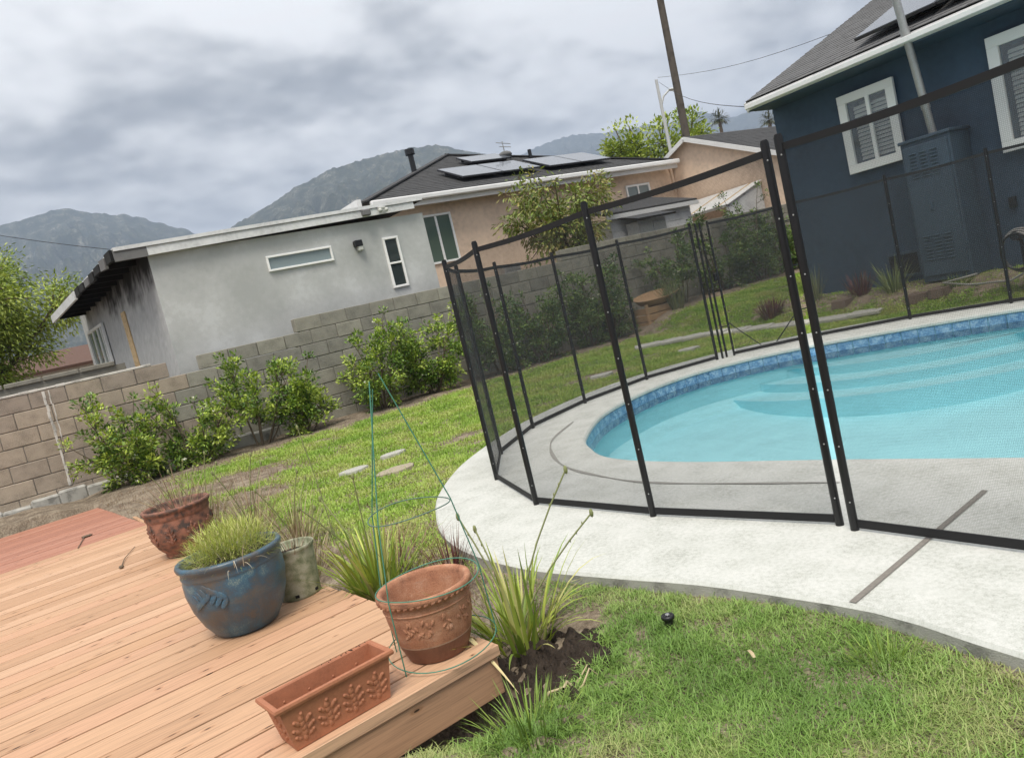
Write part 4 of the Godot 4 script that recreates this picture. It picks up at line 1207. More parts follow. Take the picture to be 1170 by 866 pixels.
func make_lawn():
	rng.seed = 5
	var near := clump_mesh(26, 0.055, 0.034, 0.0027, 3, 0.22)
	var far := clump_mesh(30, 0.05, 0.065, 0.011, 2, 0.06)
	var gp := [Color(.14, .255, .045), Color(.19, .33, .06), Color(.26, .39, .09), Color(.38, .41, .16)]
	var fp := [Color(.28, .46, .06), Color(.37, .55, .085), Color(.45, .60, .115), Color(.52, .56, .19)]
	scatter("lawn_grass", "thick green grass in the foreground beside the pool paving", near, Rect2(-0.6, -3.1, 3.0, 2.7), 2800.0, 6, gp, 0.45, 1.35, lawn)
	scatter("lawn_grass", "short yellow green lawn between block wall and pool", far, Rect2(0.2, -10.2, 13.0, 7.2), 1000.0, 7, fp, 0.6, 1.15, func(x, z): return lawn(x, z) if z < -3.0 else 0.0)
	scatter("lawn_grass", "strip of grass between far paving and navy house", far, Rect2(8.4, -7.5, 1.3, 6.5), 300.0, 8, fp, 0.6, 1.1, func(x, z): return 1.0 if outside(x, z) > 0.02 and x < 9.25 else 0.0)
	# dry thatch on the beds
	rng.seed = 9
	var dry := clump_mesh(9, 0.07, 0.05, 0.004, 3, 0.0)
	var dp := [Color(.20, .14, .085), Color(.30, .22, .13), Color(.25, .15, .11), Color(.36, .29, .17)]
	scatter("dry_thatch", "dry brown thatch and straw lying on the beds", dry, Rect2(0.3, -9.9, 2.6, 7.0), 170.0, 10, dp, 0.5, 1.1, func(x, z): return (1.0 - lawn(x, z)) * 0.85 if outside(x, z) > 0.03 and x > deck_end(z) + 0.05 else 0.0)

func make_plants():
	var citrus := [Color(.055, .11, .02), Color(.10, .19, .03), Color(.20, .31, .045), Color(.36, .47, .065), Color(.50, .58, .11)]
	var citrus2 := [Color(.05, .10, .028), Color(.085, .16, .035), Color(.14, .23, .045), Color(.24, .33, .07)]
	var A := func(x: float, z: float) -> Vector3: return Vector3(x, gh(x, z), z)
	var g := "glossy shrubs along the block wall"
	var S := [[1.05, -10.35, 1.05, 1.0, Vector3(-0.35, 0.1, 0), 6, 8, "glossy shrub nearest the deck with one shoot leaning left", 0.25],
		[1.75, -10.4, 1.0, 1.0, Vector3(0.1, 0, 0), 6, 8, "dense glossy shrub second from the deck against block wall", 0.2],
		[2.5, -10.35, 1.12, 1.0, Vector3(0.3, 0.05, 0), 5, 6, "leggy shrub with bare pale stems and bright green tips", 0.5],
		[3.1, -10.3, 0.85, 0.8, Vector3(0.1, 0, 0), 5, 6, "small low shrub right of the leggy one", 0.3],
		[4.3, -10.4, 1.35, 1.05, Vector3(0.15, 0.05, 0), 6, 8, "tall shrub with an upright shoot behind the wire cage top", 0.25],
		[5.15, -10.4, 1.05, 1.15, Vector3.ZERO, 7, 9, "broad shrub just left of the fence corner", 0.2],
		[6.4, -10.4, 1.25, 1.1, Vector3.ZERO, 6, 8, "shrub behind the leftmost back fence panel", 0.2],
		[7.35, -10.4, 1.35, 1.0, Vector3.ZERO, 6, 8, "shrub behind the fence below the small tree", 0.25],
		[8.3, -10.4, 1.15, 1.0, Vector3.ZERO, 6, 8, "shrub behind the fence left of the wooden planter", 0.2],
		[9.0, -10.55, 1.15, 0.9, Vector3.ZERO, 5, 8, "shrub half behind the wooden planter", 0.2],
		[10.75, -10.45, 1.2, 1.0, Vector3(-0.1, 0.1, 0), 5, 6, "sparse shrub with upright shoot right of the wooden planter", 0.4],
		[11.9, -10.4, 1.25, 1.2, Vector3.ZERO, 6, 9, "shrub behind the fence gate", 0.2],
		[12.9, -10.3, 1.55, 1.4, Vector3.ZERO, 7, 10, "largest shrub near the far wall corner by navy house", 0.2],
		[14.0, -10.4, 1.3, 1.2, Vector3.ZERO, 6, 8, "shrub at the far right end of the block wall", 0.2]]
	for i in S.size():
		var q = S[i]
		woody("shrub", q[7], "shrub", A.call(q[0], q[1]), 200 + i, {"h": q[2] * 1.15, "w": q[3] * 1.2, "lean": q[4], "stems": q[5] + 1, "twigs": q[6] + 3, "bare": q[8], "flat": 0.6, "pal": citrus if i < 6 else citrus2, "leaves": 36, "cr": 0.085, "ll": 0.055, "lw": 0.028, "twig_len": 0.95, "low": 0.4, "flowers": 12 + (10 if i > 9 else 0), "group": g})
	woody("small_tree", "small open tree with reddish leaves growing behind the wall", "tree", Vector3(9.75, 0.2, -12.2), 301, {"h": 3.2, "w": 2.4, "trunk": 1.2, "r": 0.035, "stems": 9, "twigs": 11, "bare": 0.35, "leaves": 30, "cr": 0.22, "ll": 0.12, "lw": 0.042, "droop": 0.5, "twig_len": 0.6,
		"pal": [Color(.10, .16, .035), Color(.18, .25, .05), Color(.27, .33, .07), Color(.36, .29, .10), Color(.30, .38, .08)]})
	woody("feathery_tree", "feathery yellow green tree at the left edge behind wall", "tree", Vector3(-0.9, 0, -20.2), 302, {"h": 5.0, "w": 5.0, "trunk": 1.6, "r": 0.07, "stems": 13, "twigs": 18, "bare": 0.25, "leaves": 130, "cr": 0.45, "ll": 0.11, "lw": 0.04, "droop": 0.5, "twig_len": 0.55,
		"pal": [Color(.14, .21, .035), Color(.25, .34, .05), Color(.37, .45, .07), Color(.46, .52, .10)]})
	var f := dirp(46.4, 0, 45.0)
	woody("street_tree", "round bright green tree beyond the peach house roof", "tree", Vector3(f.x, 0, f.z), 303, {"h": 8.7, "w": 6.4, "trunk": 2.6, "r": 0.12, "stems": 14, "twigs": 18, "bare": 0.2, "leaves": 70, "cr": 0.65, "ll": 0.24, "lw": 0.12, "twig_len": 0.55,
		"pal": [Color(.15, .22, .035), Color(.25, .34, .05), Color(.36, .44, .065), Color(.45, .51, .09)]})
	# leafless branches at the left edge of the sky
	rng.seed = 310
	var bt := thing("bare_tree", "leafless grey twigs above the feathery tree at left edge", "tree", Vector3(-1.3, 0.9, -19.0))
	var tw := MB.new()
	tw.tube([Vector3(0, 0, 0), Vector3(0.1, 2.2, 0), Vector3(0.3, 3.2, 0)], [0.07, 0.05, 0.03], 6)
	for i in 26:
		var p := Vector3(0.3, 3.0, 0) + Vector3(rng.randf_range(-.3, .3), rng.randf_range(-.5, .3), rng.randf_range(-.2, .2))
		var d := Vector3(rng.randf_range(0.1, 1.0), rng.randf_range(-0.2, 1.0), rng.randf_range(-.4, .4)).normalized()
		var path := [p]
		for k in 5:
			d = (d + rv() * 0.35).normalized(); path.append(path[k] + d * 0.24)
		tw.tube(path, [0.012, 0.009, 0.007, 0.005, 0.003, 0.002], 4, false)
	part(bt, "trunk", tw, M.bark)
	# clumps
	var iris := [Color(.26, .35, .055), Color(.37, .45, .075), Color(.47, .52, .11), Color(.20, .29, .045), Color(.52, .50, .20)]
	var dryp := [Color(.36, .28, .17), Color(.46, .38, .24), Color(.28, .19, .12), Color(.25, .24, .11)]
	var redp := [Color(.11, .025, .03), Color(.17, .04, .045), Color(.08, .03, .03), Color(.18, .10, .06)]
	var greyg := [Color(.13, .17, .07), Color(.19, .22, .10), Color(.26, .27, .15)]
	mat("stalk", L(.22, .24, .10), 0.8)
	tuft("iris_clump", "yellow green strap-leaf clump between beige pot and terracotta pot", "plant", A.call(1.27, -3.72), 41, 130, 0.44, 0.018, 0.95, iris, {"base": 0.13, "stalks": [[-.10, .50, -.25], [-.02, .62, .1], [-.30, .55, .05]]})
	tuft("iris_clump", "tall green strap-leaf clump at the deck corner in bare soil", "plant", A.call(1.36, -2.53), 42, 100, 0.40, 0.016, 1.0, iris, {"base": 0.12, "droop": 1.3, "stalks": [[.30, .60, .12], [-.05, .50, -.18], [.02, .42, -.2], [.33, .42, .18]]})
	tuft("red_grass", "dark red spiky grass behind the terracotta pot", "plant", A.call(1.58, -3.5), 43, 70, 0.24, 0.006, 0.8, redp, {"base": 0.07, "droop": 0.4})
	tuft("withered_plant", "withered reddish stems in the bed behind the terracotta pot", "plant", A.call(1.42, -3.25), 44, 130, 0.2, 0.004, 1.3, [Color(.2, .11, .09), Color(.26, .17, .13), Color(.16, .09, .08)], {"base": 0.16, "droop": 0.8, "mat": M.dry})
	tuft("withered_plant", "reddish dry weeds between the two strap-leaf clumps", "plant", A.call(1.5, -3.95), 45, 150, 0.24, 0.004, 1.4, [Color(.26, .12, .10), Color(.32, .2, .15), Color(.2, .1, .09)], {"base": 0.22, "droop": 0.9, "mat": M.dry})
	tuft("withered_plant", "pinkish dry weeds against the rounded paving edge", "plant", A.call(1.62, -4.35), 46, 130, 0.2, 0.004, 1.4, [Color(.3, .17, .14), Color(.36, .25, .19), Color(.22, .13, .1)], {"base": 0.22, "droop": 0.9, "mat": M.dry})
	for q in [[1.0, -6.5, 0.62, 170, "tallest dry fountain grass behind the brown clay pot"], [0.95, -7.3, 0.5, 140, "dry fountain grass at the far deck corner"], [1.2, -5.9, 0.55, 150, "dry brown grass between clay pot and lawn"], [1.3, -5.2, 0.45, 140, "low dry grass right of the blue pot"], [1.15, -4.5, 0.36, 140, "dry withered tuft behind the beige pot"]]:
		tuft("dry_grass", q[4], "dry grass", A.call(q[0], q[1]), int(q[0] * 100 - q[1] * 10), q[3], q[2], 0.006, 0.9, dryp, {"base": 0.12, "droop": 1.0, "mat": M.dry, "group": "dry grasses along the deck end", "stalks": [[.1, q[2] * 1.1, .1], [-.18, q[2] * 1.0, .05], [.2, q[2] * .9, -.1]]})
	tuft("wild_stalk", "thin tall flowering stalk on the lawn left of wire cage", "plant", A.call(1.5, -5.0), 51, 10, 0.2, 0.006, 0.5, greyg, {"stalks": [[-.05, .78, 0]]})
	tuft("ornamental_grass", "grey green grass clump right of the wooden planter", "plant", A.call(10.05, -10.0), 52, 120, 0.75, 0.012, 0.5, greyg, {"base": 0.14})
	tuft("purple_shrub", "rounded dark purple plant beside the stone path", "plant", A.call(9.35, -7.45), 53, 190, 0.4, 0.012, 0.9, redp, {"base": 0.12, "droop": 0.3})
	tuft("purple_shrub", "small dark red plant in front of navy wall", "plant", A.call(9.75, -6.25), 54, 130, 0.36, 0.012, 0.7, redp, {"base": 0.12, "droop": 0.3})
	tuft("spiky_grass", "grey green spiky plant left of the dark red plant", "plant", A.call(9.75, -6.95), 55, 60, 0.55, 0.012, 0.6, greyg, {"base": 0.08, "droop": 0.4})
	tuft("spiky_grass", "light green spiky grass below the crawl vent", "plant", A.call(9.7, -5.75), 56, 90, 0.5, 0.014, 0.8, [Color(.2, .26, .08), Color(.28, .33, .13), Color(.14, .2, .06)], {"base": 0.1, "droop": 0.6})
	tuft("grass_tuft", "low bright green tuft at the foot of the utility cabinet", "plant", A.call(9.62, -4.9), 57, 110, 0.16, 0.01, 1.0, [Color(.14, .22, .05), Color(.2, .28, .07)], {"base": 0.16})
	# foreground tufts that stand out of the lawn
	var fresh := [Color(.17, .27, .04), Color(.24, .34, .06), Color(.13, .21, .035)]
	tuft("grass_tuft", "bright fresh grass tuft against the paving edge at right", "grass", A.call(1.84, -1.32), 58, 130, 0.11, 0.005, 1.0, fresh, {"base": 0.07})
	tuft("grass_tuft", "long grass tuft at the edge of the dug soil", "grass", A.call(1.0, -1.95), 59, 150, 0.15, 0.005, 1.1, fresh, {"base": 0.12})

# ---------------------------------------------------------------- deck
const DECK_Y := 0.03
func make_deck():
	var d := thing("wooden_deck", "new redwood plank deck in the left foreground", "deck", Vector3(1.18, 0, -2.36), deg_to_rad(4.0))
	var meshes := []
	for k in 6:
		var b := MB.new(); b.cbox(Vector3(3.3, 0.038, 0.1315), 0.0015, Transform3D(), Vector2(k * 1.37, k * 0.21))
		meshes.append(b.mesh())
	rng.seed = 61
	for k in 52:
		var z := -0.07 - 0.1432 * k
		var red := k > 35
		var key := ("deck_red%d" if red else "deck%d") % rng.randi_range(0, 4)
		var x := 0.0278 * z - 1.65 + rng.randf_range(-0.004, 0.004)
		part(d, "plank", meshes[rng.randi_range(0, 5)], M[key], Transform3D(Basis(Vector3.RIGHT, rng.randf_range(-.006, .006)), Vector3(x, DECK_Y - 0.019 + rng.randf_range(-.001, .001), z)))
	var fb := MB.new(); fb.cbox(Vector3(3.28, 0.14, 0.036), 0.004, Transform3D(), Vector2(0.4, 0.6))
	part(d, "fascia_board", fb, M.deck3, xf(Vector3(-1.655, -0.0785, -0.032)))
	var eb := MB.new(); eb.cbox(Vector3(7.4, 0.14, 0.036), 0.004, Transform3D(), Vector2(1.1, 0.3))
	part(d, "end_board", eb, M.deck1, Transform3D(Basis(Vector3.UP, PI / 2 - 0.0278), Vector3(-0.04 + 0.0278 * -3.76, -0.0785, -3.76)))
	var jm := bx(Vector3(0.04, 0.14, 7.3)).mesh()
	for i in 5:
		part(d, "joist", jm, M.deck3, xf(Vector3(-0.6 - 0.55 * i, -0.0785, -3.74)))
	for i in 3:
		part(d, "pier", bx(Vector3(0.2, 0.2, 0.2), Vector3(-0.6 - 1.1 * i, -0.24, -0.35)), M.concrete_side)

# ---------------------------------------------------------------- fence
const FH := 1.575
func fence_panel(o: Node3D, a: Vector3, b: Vector3, layers := 1):
	var d := (b - a); var l := d.length(); var turn := -atan2(d.z, d.x); var c := (a + b) * 0.5
	for k in layers:
		part(o, "mesh_panel", bx(Vector3(l - 0.03, FH - 0.10, 0.0012)), M.fence_mesh, xf(c + Vector3(0, (FH - 0.02) / 2 + 0.005, 0) + Basis(Vector3.UP, turn) * Vector3(0, 0, 0.003 * k), turn))
	# the top hem sags a little between the posts
	var t := MB.new(); var n := 10
	for i in n:
		var p := a.lerp(b, float(i) / n); var q := a.lerp(b, float(i + 1) / n)
		var s0 := -0.012 * sin(PI * i / n); var s1 := -0.012 * sin(PI * (i + 1) / n)
		beam(t, p + Vector3(0, FH - 0.05 + s0, 0), q + Vector3(0, FH - 0.05 + s1, 0), 0.007, 0.028)
	part(o, "top_hem", t, M.black_tape)
	var m := MB.new(); beam(m, a + Vector3(0, 0.028, 0), b + Vector3(0, 0.028, 0), 0.008, 0.034)
	part(o, "bottom_hem", m, M.black_tape)
func fence_post(o: Node3D, p: Vector3, r := 0.0170, h := FH):
	var m := MB.new(); m.tube([Vector3(0, -0.02, 0), Vector3(0, h - 0.012, 0), Vector3(0, h, 0)], [r, r, r * 0.75], 12)
	var q := part(o, "post", m, M.black_metal, xf(p))
	var s := MB.new()
	var away := -Vector3(p.x, 0, p.z).normalized()
	for k in 7:
		var y := 0.12 + k * (h - 0.2) / 6.0
		s.ball(Transform3D(Basis().scaled(Vector3.ONE * 0.0035), Vector3(0, y, 0) + away * (r + 0.0005)), 6, 4)
	part(q, "rivets", s, M.galvanised)
func fence(label: String, pts: Array, dense_panel := -1) -> Node3D:
	var o := thing("mesh_fence", label, "fence", Vector3.ZERO, 0.0, "black mesh pool fence runs")
	for i in pts.size():
		fence_post(o, Vector3(pts[i].x, 0, pts[i].y))
		if i > 0:
			fence_panel(o, Vector3(pts[i - 1].x, 0, pts[i - 1].y), Vector3(pts[i].x, 0, pts[i].y), 3 if i == dense_panel else 1)   # extra netting layers added so the edge-on panel reads darker
	return o
func make_fence():
	fence("near run of black mesh pool fence wrapping round the left end", [Vector2(2.612, -1.955), Vector2(2.43, -2.87), Vector2(2.345, -3.78), Vector2(2.62, -4.66), Vector2(3.12, -5.38), Vector2(3.85, -5.95), Vector2(4.75, -6.27), Vector2(5.74, -6.38), Vector2(6.62, -6.13)], 4)
	fence("black mesh fence run starting right of the narrow gap in front", [Vector2(2.585, -1.87), Vector2(2.58, -0.96), Vector2(2.7, -0.05), Vector2(3.1, 0.75)])
	fence("far black mesh fence run in front of the navy house", [Vector2(7.50, -5.45), Vector2(8.1, -4.68), Vector2(8.43, -3.81), Vector2(8.6, -2.9), Vector2(8.62, -2.0)])
	var g := thing("fence_gate", "narrow black mesh gate in the far side of pool fence", "gate")
	var a := Vector3(6.74, 0, -6.09); var b := Vector3(7.47, 0, -5.48)
	for q in [Vector3(6.68, 0, -6.10), a, a.lerp(b, 0.09), b.lerp(a, 0.06)]:
		fence_post(g, q, 0.013, FH - 0.02)
	var a2 := a.lerp(b, 0.1)
	fence_panel(g, a2, b.lerp(a, 0.06))
	var c := MB.new()
	for y in [0.35, 0.85, 1.35]:
		beam(c, a + Vector3(0, y, 0), a.lerp(b, 0.09) + Vector3(0, y, 0), 0.012, 0.012)
		beam(c, Vector3(7.50, y, -5.45), b.lerp(a, 0.06) + Vector3(0, y, 0), 0.012, 0.012)
	part(g, "hinge_bracket", c, M.black_metal)
	part(g, "latch", bx(Vector3(0.04, 0.09, 0.04), a.lerp(b, 0.06) + Vector3(0, 0.92, 0), 0.006), M.black_metal)
	var br := MB.new(); beam(br, a2 + Vector3(0, 0.38, 0.0), a.lerp(b, 0.42) + Vector3(0, 0.05, 0), 0.01, 0.01); beam(br, b.lerp(a, 0.06) + Vector3(0, 0.38, 0), b.lerp(a, 0.4) + Vector3(0, 0.05, 0), 0.01, 0.01)
	part(g, "corner_brace", br, M.black_metal)

# ---------------------------------------------------------------- pots and small things
func acanthus(b: MB, at: Transform3D, s: float):
	# relief of a curling leaf: midrib and paired lobes
	for k in 5:
		var y := (k - 2) * 0.28
		b.ball(at * Transform3D(Basis().scaled(Vector3(0.19, 0.27, 0.13) * s), Vector3(0.05 * sin(k * 1.3), y, 0) * s), 7, 4)
	for q in [[0.34, 0.45, 0.7, 0.24], [-0.34, 0.40, -0.7, 0.24], [0.42, 0.0, 0.9, 0.27], [-0.42, -0.05, -0.9, 0.27], [0.36, -0.42, 1.1, 0.22], [-0.36, -0.46, -1.1, 0.22], [0.0, 0.74, 0.0, 0.22]]:
		b.ball(at * Transform3D(Basis(Vector3.BACK, -q[2]).scaled_local(Vector3(0.16, q[3] * 1.25, 0.12) * s), Vector3(q[0], q[1], 0) * s), 7, 4)
		b.ball(at * Transform3D(Basis().scaled(Vector3(0.13, 0.13, 0.16) * s), Vector3(q[0] * 1.4, q[1] + 0.12, 0) * s), 7, 4)

func make_pots():
	# round terracotta pot inside the wire cage
	var at := Vector3(1.03, DECK_Y, -2.545)
	var p := thing("terracotta_pot", "round terracotta pot with rope rim at the deck corner", "pot", at)
	p.scale = Vector3(1.04, 1.03, 1.04)
	var b := MB.new()
	b.lathe([Vector2(0.132, 0.072), Vector2(0.140, 0.10), Vector2(0.149, 0.155), Vector2(0.153, 0.20), Vector2(0.1535, 0.205), Vector2(0.152, 0.21), Vector2(0.156, 0.222), Vector2(0.166, 0.226), Vector2(0.170, 0.236), Vector2(0.168, 0.248), Vector2(0.158, 0.252), Vector2(0.148, 0.248), Vector2(0.143, 0.235), Vector2(0.138, 0.2), Vector2(0.125, 0.12), Vector2(0.115, 0.09), Vector2(0.0, 0.09)], 56)
	part(p, "body", b, M.terra)
	var ft := MB.new(); ft.lathe([Vector2(0.0, 0.0), Vector2(0.102, 0.0), Vector2(0.109, 0.006), Vector2(0.126, 0.05), Vector2(0.1305, 0.067)], 56)
	part(p, "damp_foot", ft, M.terra_damp)
	var tl := MB.new(); tl.lathe([Vector2(0.1305, 0.067), Vector2(0.132, 0.072)], 56)
	part(p, "lime_line", tl, M.terra_lime)
	var rope := MB.new()
	for i in 44:
		var a := TAU * i / 44
		rope.ball(Transform3D(Basis(Vector3.UP, -a) * Basis(Vector3.RIGHT, 0.5) * Basis().scaled(Vector3(0.0045, 0.007, 0.011)), Vector3(cos(a) * 0.1655, 0.2285, sin(a) * 0.1655)), 7, 4)
	part(p, "rope_rim", rope, M.terra)
	var rg := MB.new(); var ring := []
	for i in 57: ring.append(Vector3(cos(TAU * i / 56) * 0.1525, 0.193, sin(TAU * i / 56) * 0.1525))
	rg.tube(ring, [0.0035], 6, false)
	part(p, "raised_band", rg, M.terra)
	var sw := MB.new(); rng.seed = 81
	for i in 46:
		var a := PI * 0.12 + rng.randf() * PI * 0.75; var y := 0.11 + rng.randf() * 0.06
		var r := 0.1405 + (y - 0.1) * 0.165
		sw.ball(Transform3D(Basis(Vector3.UP, -a) * Basis(Vector3.RIGHT, rng.randf_range(-1, 1)) * Basis().scaled(Vector3(0.0022, 0.011, 0.0055)), Vector3(cos(a) * r, y, sin(a) * r)), 6, 4)
	part(p, "scroll_relief", sw, M.terra)
	part(p, "soil", disc(0.118, 0.10), M.pot_soil)
	# oblong trough with leaf relief
	var tr := thing("terracotta_trough", "empty oblong terracotta planter with leaf relief on deck", "planter", Vector3(0.588, DECK_Y, -2.428), deg_to_rad(5.5))
	var t := MB.new()
	var H := 0.156
	var rectp := func(lx: float, lz: float, y: float) -> Array: return [Vector3(-lx, y, -lz), Vector3(lx, y, -lz), Vector3(lx, y, lz), Vector3(-lx, y, lz)]
	var rings := [rectp.call(0.160, 0.056, 0.0), rectp.call(0.166, 0.060, 0.004), rectp.call(0.190, 0.070, H - 0.022), rectp.call(0.192, 0.0705, H - 0.021), rectp.call(0.205, 0.079, H - 0.017), rectp.call(0.208, 0.081, H - 0.009), rectp.call(0.205, 0.079, H - 0.001), rectp.call(0.201, 0.076, H), rectp.call(0.192, 0.067, H), rectp.call(0.188, 0.064, H - 0.004), rectp.call(0.168, 0.053, 0.016)]
	for i in rings.size() - 1:
		for k in 4:
			var A = rings[i]; var B = rings[i + 1]
			t.quad(A[(k + 1) % 4], A[k], B[k], B[(k + 1) % 4])
	t.quad(rings[10][0], rings[10][3], rings[10][2], rings[10][1])
	t.quad(rings[0][0], rings[0][1], rings[0][2], rings[0][3])
	part(tr, "body", t, M.terra_clean)
	var slope := atan2(0.010, 0.1)
	for k in 4:
		var l := MB.new(); acanthus(l, Transform3D(Basis(Vector3.RIGHT, slope), Vector3(-0.129 + k * 0.086, 0.060, 0.0615)), 0.056)
		part(tr, "leaf_relief", l, M.terra_clean)
		var l2 := MB.new(); acanthus(l2, Transform3D(Basis(Vector3.UP, PI) * Basis(Vector3.RIGHT, slope), Vector3(-0.129 + k * 0.086, 0.060, -0.0615)), 0.056)
		part(tr, "leaf_relief", l2, M.terra_clean)
	for s in [-1, 1]:
		var l := MB.new(); acanthus(l, Transform3D(Basis(Vector3.UP, PI / 2 * s) * Basis(Vector3.RIGHT, slope * 2), Vector3(0.174 * s, 0.060, 0)), 0.056)
		part(tr, "leaf_relief", l, M.terra_clean)
	var cr := MB.new(); rng.seed = 82
	for i in 22:
		cr.ball(Transform3D(Basis().scaled(Vector3.ONE * rng.randf_range(0.0012, 0.003)), Vector3(rng.randf_range(0.02, 0.19), H + 0.001, -0.071 + rng.randf_range(-.006, .006))), 5, 3)
	for i in 30:
		cr.ball(Transform3D(Basis().scaled(Vector3.ONE * rng.randf_range(0.0015, 0.004)), Vector3(rng.randf_range(-.15, .15), 0.018, rng.randf_range(-.045, .045))), 5, 3)
	part(tr, "soil_crumbs", cr, M.pot_soil)
	# big blue glazed pot with feathery grass
	var bp := thing("blue_glazed_pot", "large weathered blue glazed pot on the deck", "pot", Vector3(0.62, DECK_Y, -3.70))
	bp.scale = Vector3(0.965, 1.16, 0.965)
	b = MB.new()
	b.lathe([Vector2(0.0, 0.0), Vector2(0.128, 0.0), Vector2(0.145, 0.008), Vector2(0.186, 0.06), Vector2(0.216, 0.125), Vector2(0.231, 0.19), Vector2(0.231, 0.235), Vector2(0.2275, 0.252), Vector2(0.231, 0.256), Vector2(0.233, 0.264), Vector2(0.229, 0.272), Vector2(0.232, 0.286), Vector2(0.242, 0.292), Vector2(0.246, 0.303), Vector2(0.240, 0.313), Vector2(0.226, 0.314), Vector2(0.216, 0.305), Vector2(0.212, 0.28), Vector2(0.0, 0.275)], 64)
	part(bp, "body", b, M.blue_glaze)
	for a0 in [2.35, 3.9, 5.4]:
		var wr := MB.new()
		for k in 7:
			var a: float = a0 + (k - 3) * 0.10; var y := 0.215 - 0.012 * absf(k - 3)
			for e in [-1, 1]:
				wr.ball(Transform3D(Basis(Vector3.UP, PI / 2 - a) * Basis(Vector3.BACK, e * 0.8) * Basis().scaled(Vector3(0.012, 0.026, 0.0035)), Vector3(cos(a) * 0.231, y + e * 0.014, sin(a) * 0.231)), 8, 5)
		part(bp, "leaf_relief", wr, M.blue_glaze)
	part(bp, "soil", disc(0.214, 0.283), M.pot_soil)
	var fp := [Color(.38, .45, .08), Color(.48, .54, .12), Color(.56, .58, .18), Color(.30, .38, .07), Color(.54, .50, .24)]
	rng.seed = 83
	var fe := thing("feathery_grass", "feathery light green grass mound growing in the blue pot", "plant", Vector3(0.63, DECK_Y + 0.33, -3.71))
	var fm := MB.new()
	for i in 3600:
		var d := rv(); d.y = absf(d.y)
		var rr := pow(rng.randf(), 0.4)
		var q := Vector3(d.x * 0.21, d.y * 0.165 - 0.01, d.z * 0.21) * rr
		fm.col = fp[rng.randi() % fp.size()] * rng.randf_range(0.7, 1.2)
		fm.blade(q, (d * 0.8 + rv() * 0.7 + Vector3.UP * 0.35).normalized(), rng.randf_range(0.035, 0.085), 0.0026, rng.randf_range(0.0, 0.9), 3, 0.0)
	part(fe, "leaves", fm, M.grass)
	tuft("straw", "bleached straw hanging over the rim of the blue pot", "dry plant", Vector3(0.60, DECK_Y + 0.35, -3.56), 84, 26, 0.2, 0.003, 1.6, [Color(.5, .45, .32), Color(.42, .36, .24), Color(.58, .55, .45)], {"base": 0.13, "droop": 2.4, "mat": M.dry})
	# beige plastic nursery pot
	var np := thing("nursery_pot", "algae stained beige plastic pot behind the blue pot", "pot", Vector3(0.915, DECK_Y, -3.83))
	b = MB.new()
	b.lathe([Vector2(0.0, 0.006), Vector2(0.095, 0.006), Vector2(0.098, 0.0), Vector2(0.101, 0.012), Vector2(0.117, 0.235), Vector2(0.123, 0.238), Vector2(0.124, 0.252), Vector2(0.119, 0.254), Vector2(0.116, 0.245), Vector2(0.110, 0.20), Vector2(0.0, 0.2)], 40)
	part(np, "body", b, M.algae)
	var dh := MB.new()
	for i in 6:
		var a := TAU * i / 6 + 0.95
		dh.cbox(Vector3(0.02, 0.014, 0.004), 0.001, Transform3D(Basis(Vector3.UP, PI / 2 - a), Vector3(cos(a) * 0.1023, 0.022, sin(a) * 0.1023)))
	part(np, "drain_hole", dh, M.black_tape)
	part(np, "soil", disc(0.114, 0.21), M.pot_soil)
	tuft("withered_plant", "short brown withered stems in the beige pot", "dry plant", Vector3(0.915, DECK_Y + 0.21, -3.83), 85, 60, 0.17, 0.004, 1.0, [Color(.2, .14, .09), Color(.3, .22, .15), Color(.15, .12, .06)], {"base": 0.09, "mat": M.dry})
	# stained clay pot with relief
	var cp := thing("clay_pot", "wide brown clay pot with dark stains and scroll relief", "pot", Vector3(0.72, DECK_Y, -5.78))
	cp.scale = Vector3(0.95, 1.28, 0.95)
	b = MB.new()
	b.lathe([Vector2(0.0, 0.0), Vector2(0.14, 0.0), Vector2(0.148, 0.012), Vector2(0.145, 0.024), Vector2(0.186, 0.06), Vector2(0.213, 0.11), Vector2(0.222, 0.16), Vector2(0.214, 0.205), Vector2(0.217, 0.212), Vector2(0.226, 0.225), Vector2(0.222, 0.236), Vector2(0.226, 0.246), Vector2(0.238, 0.255), Vector2(0.240, 0.266), Vector2(0.230, 0.274), Vector2(0.215, 0.272), Vector2(0.208, 0.255), Vector2(0.195, 0.22), Vector2(0.0, 0.2)], 56)
	part(cp, "body", b, M.char_clay)
	rng.seed = 86
	for i in 9:
		var a := TAU * i / 9
		var s := MB.new()
		acanthus(s, Transform3D(Basis(Vector3.UP, PI / 2 - a) * Basis(Vector3.RIGHT, 0.2), Vector3(cos(a) * 0.216, 0.128, sin(a) * 0.216)), 0.055)
		part(cp, "scroll_relief", s, M.char_clay)
	part(cp, "soil", disc(0.20, 0.222), M.pot_soil)
	tuft("dead_grass", "sparse dead grass arching out of the brown clay pot", "dry plant", Vector3(0.75, DECK_Y + 0.27, -5.8), 87, 55, 0.42, 0.006, 1.1, [Color(.27, .2, .12), Color(.2, .13, .09), Color(.36, .28, .17)], {"base": 0.15, "mat": M.dry, "droop": 1.3})
	# upturned tomato cage round the terracotta pot
	var cg := thing("wire_cage", "tapered green wire plant cage standing over terracotta pot", "plant cage", Vector3(1.045, DECK_Y, -2.535))
	var apex := Vector3(-0.005, 1.01, 0.0)
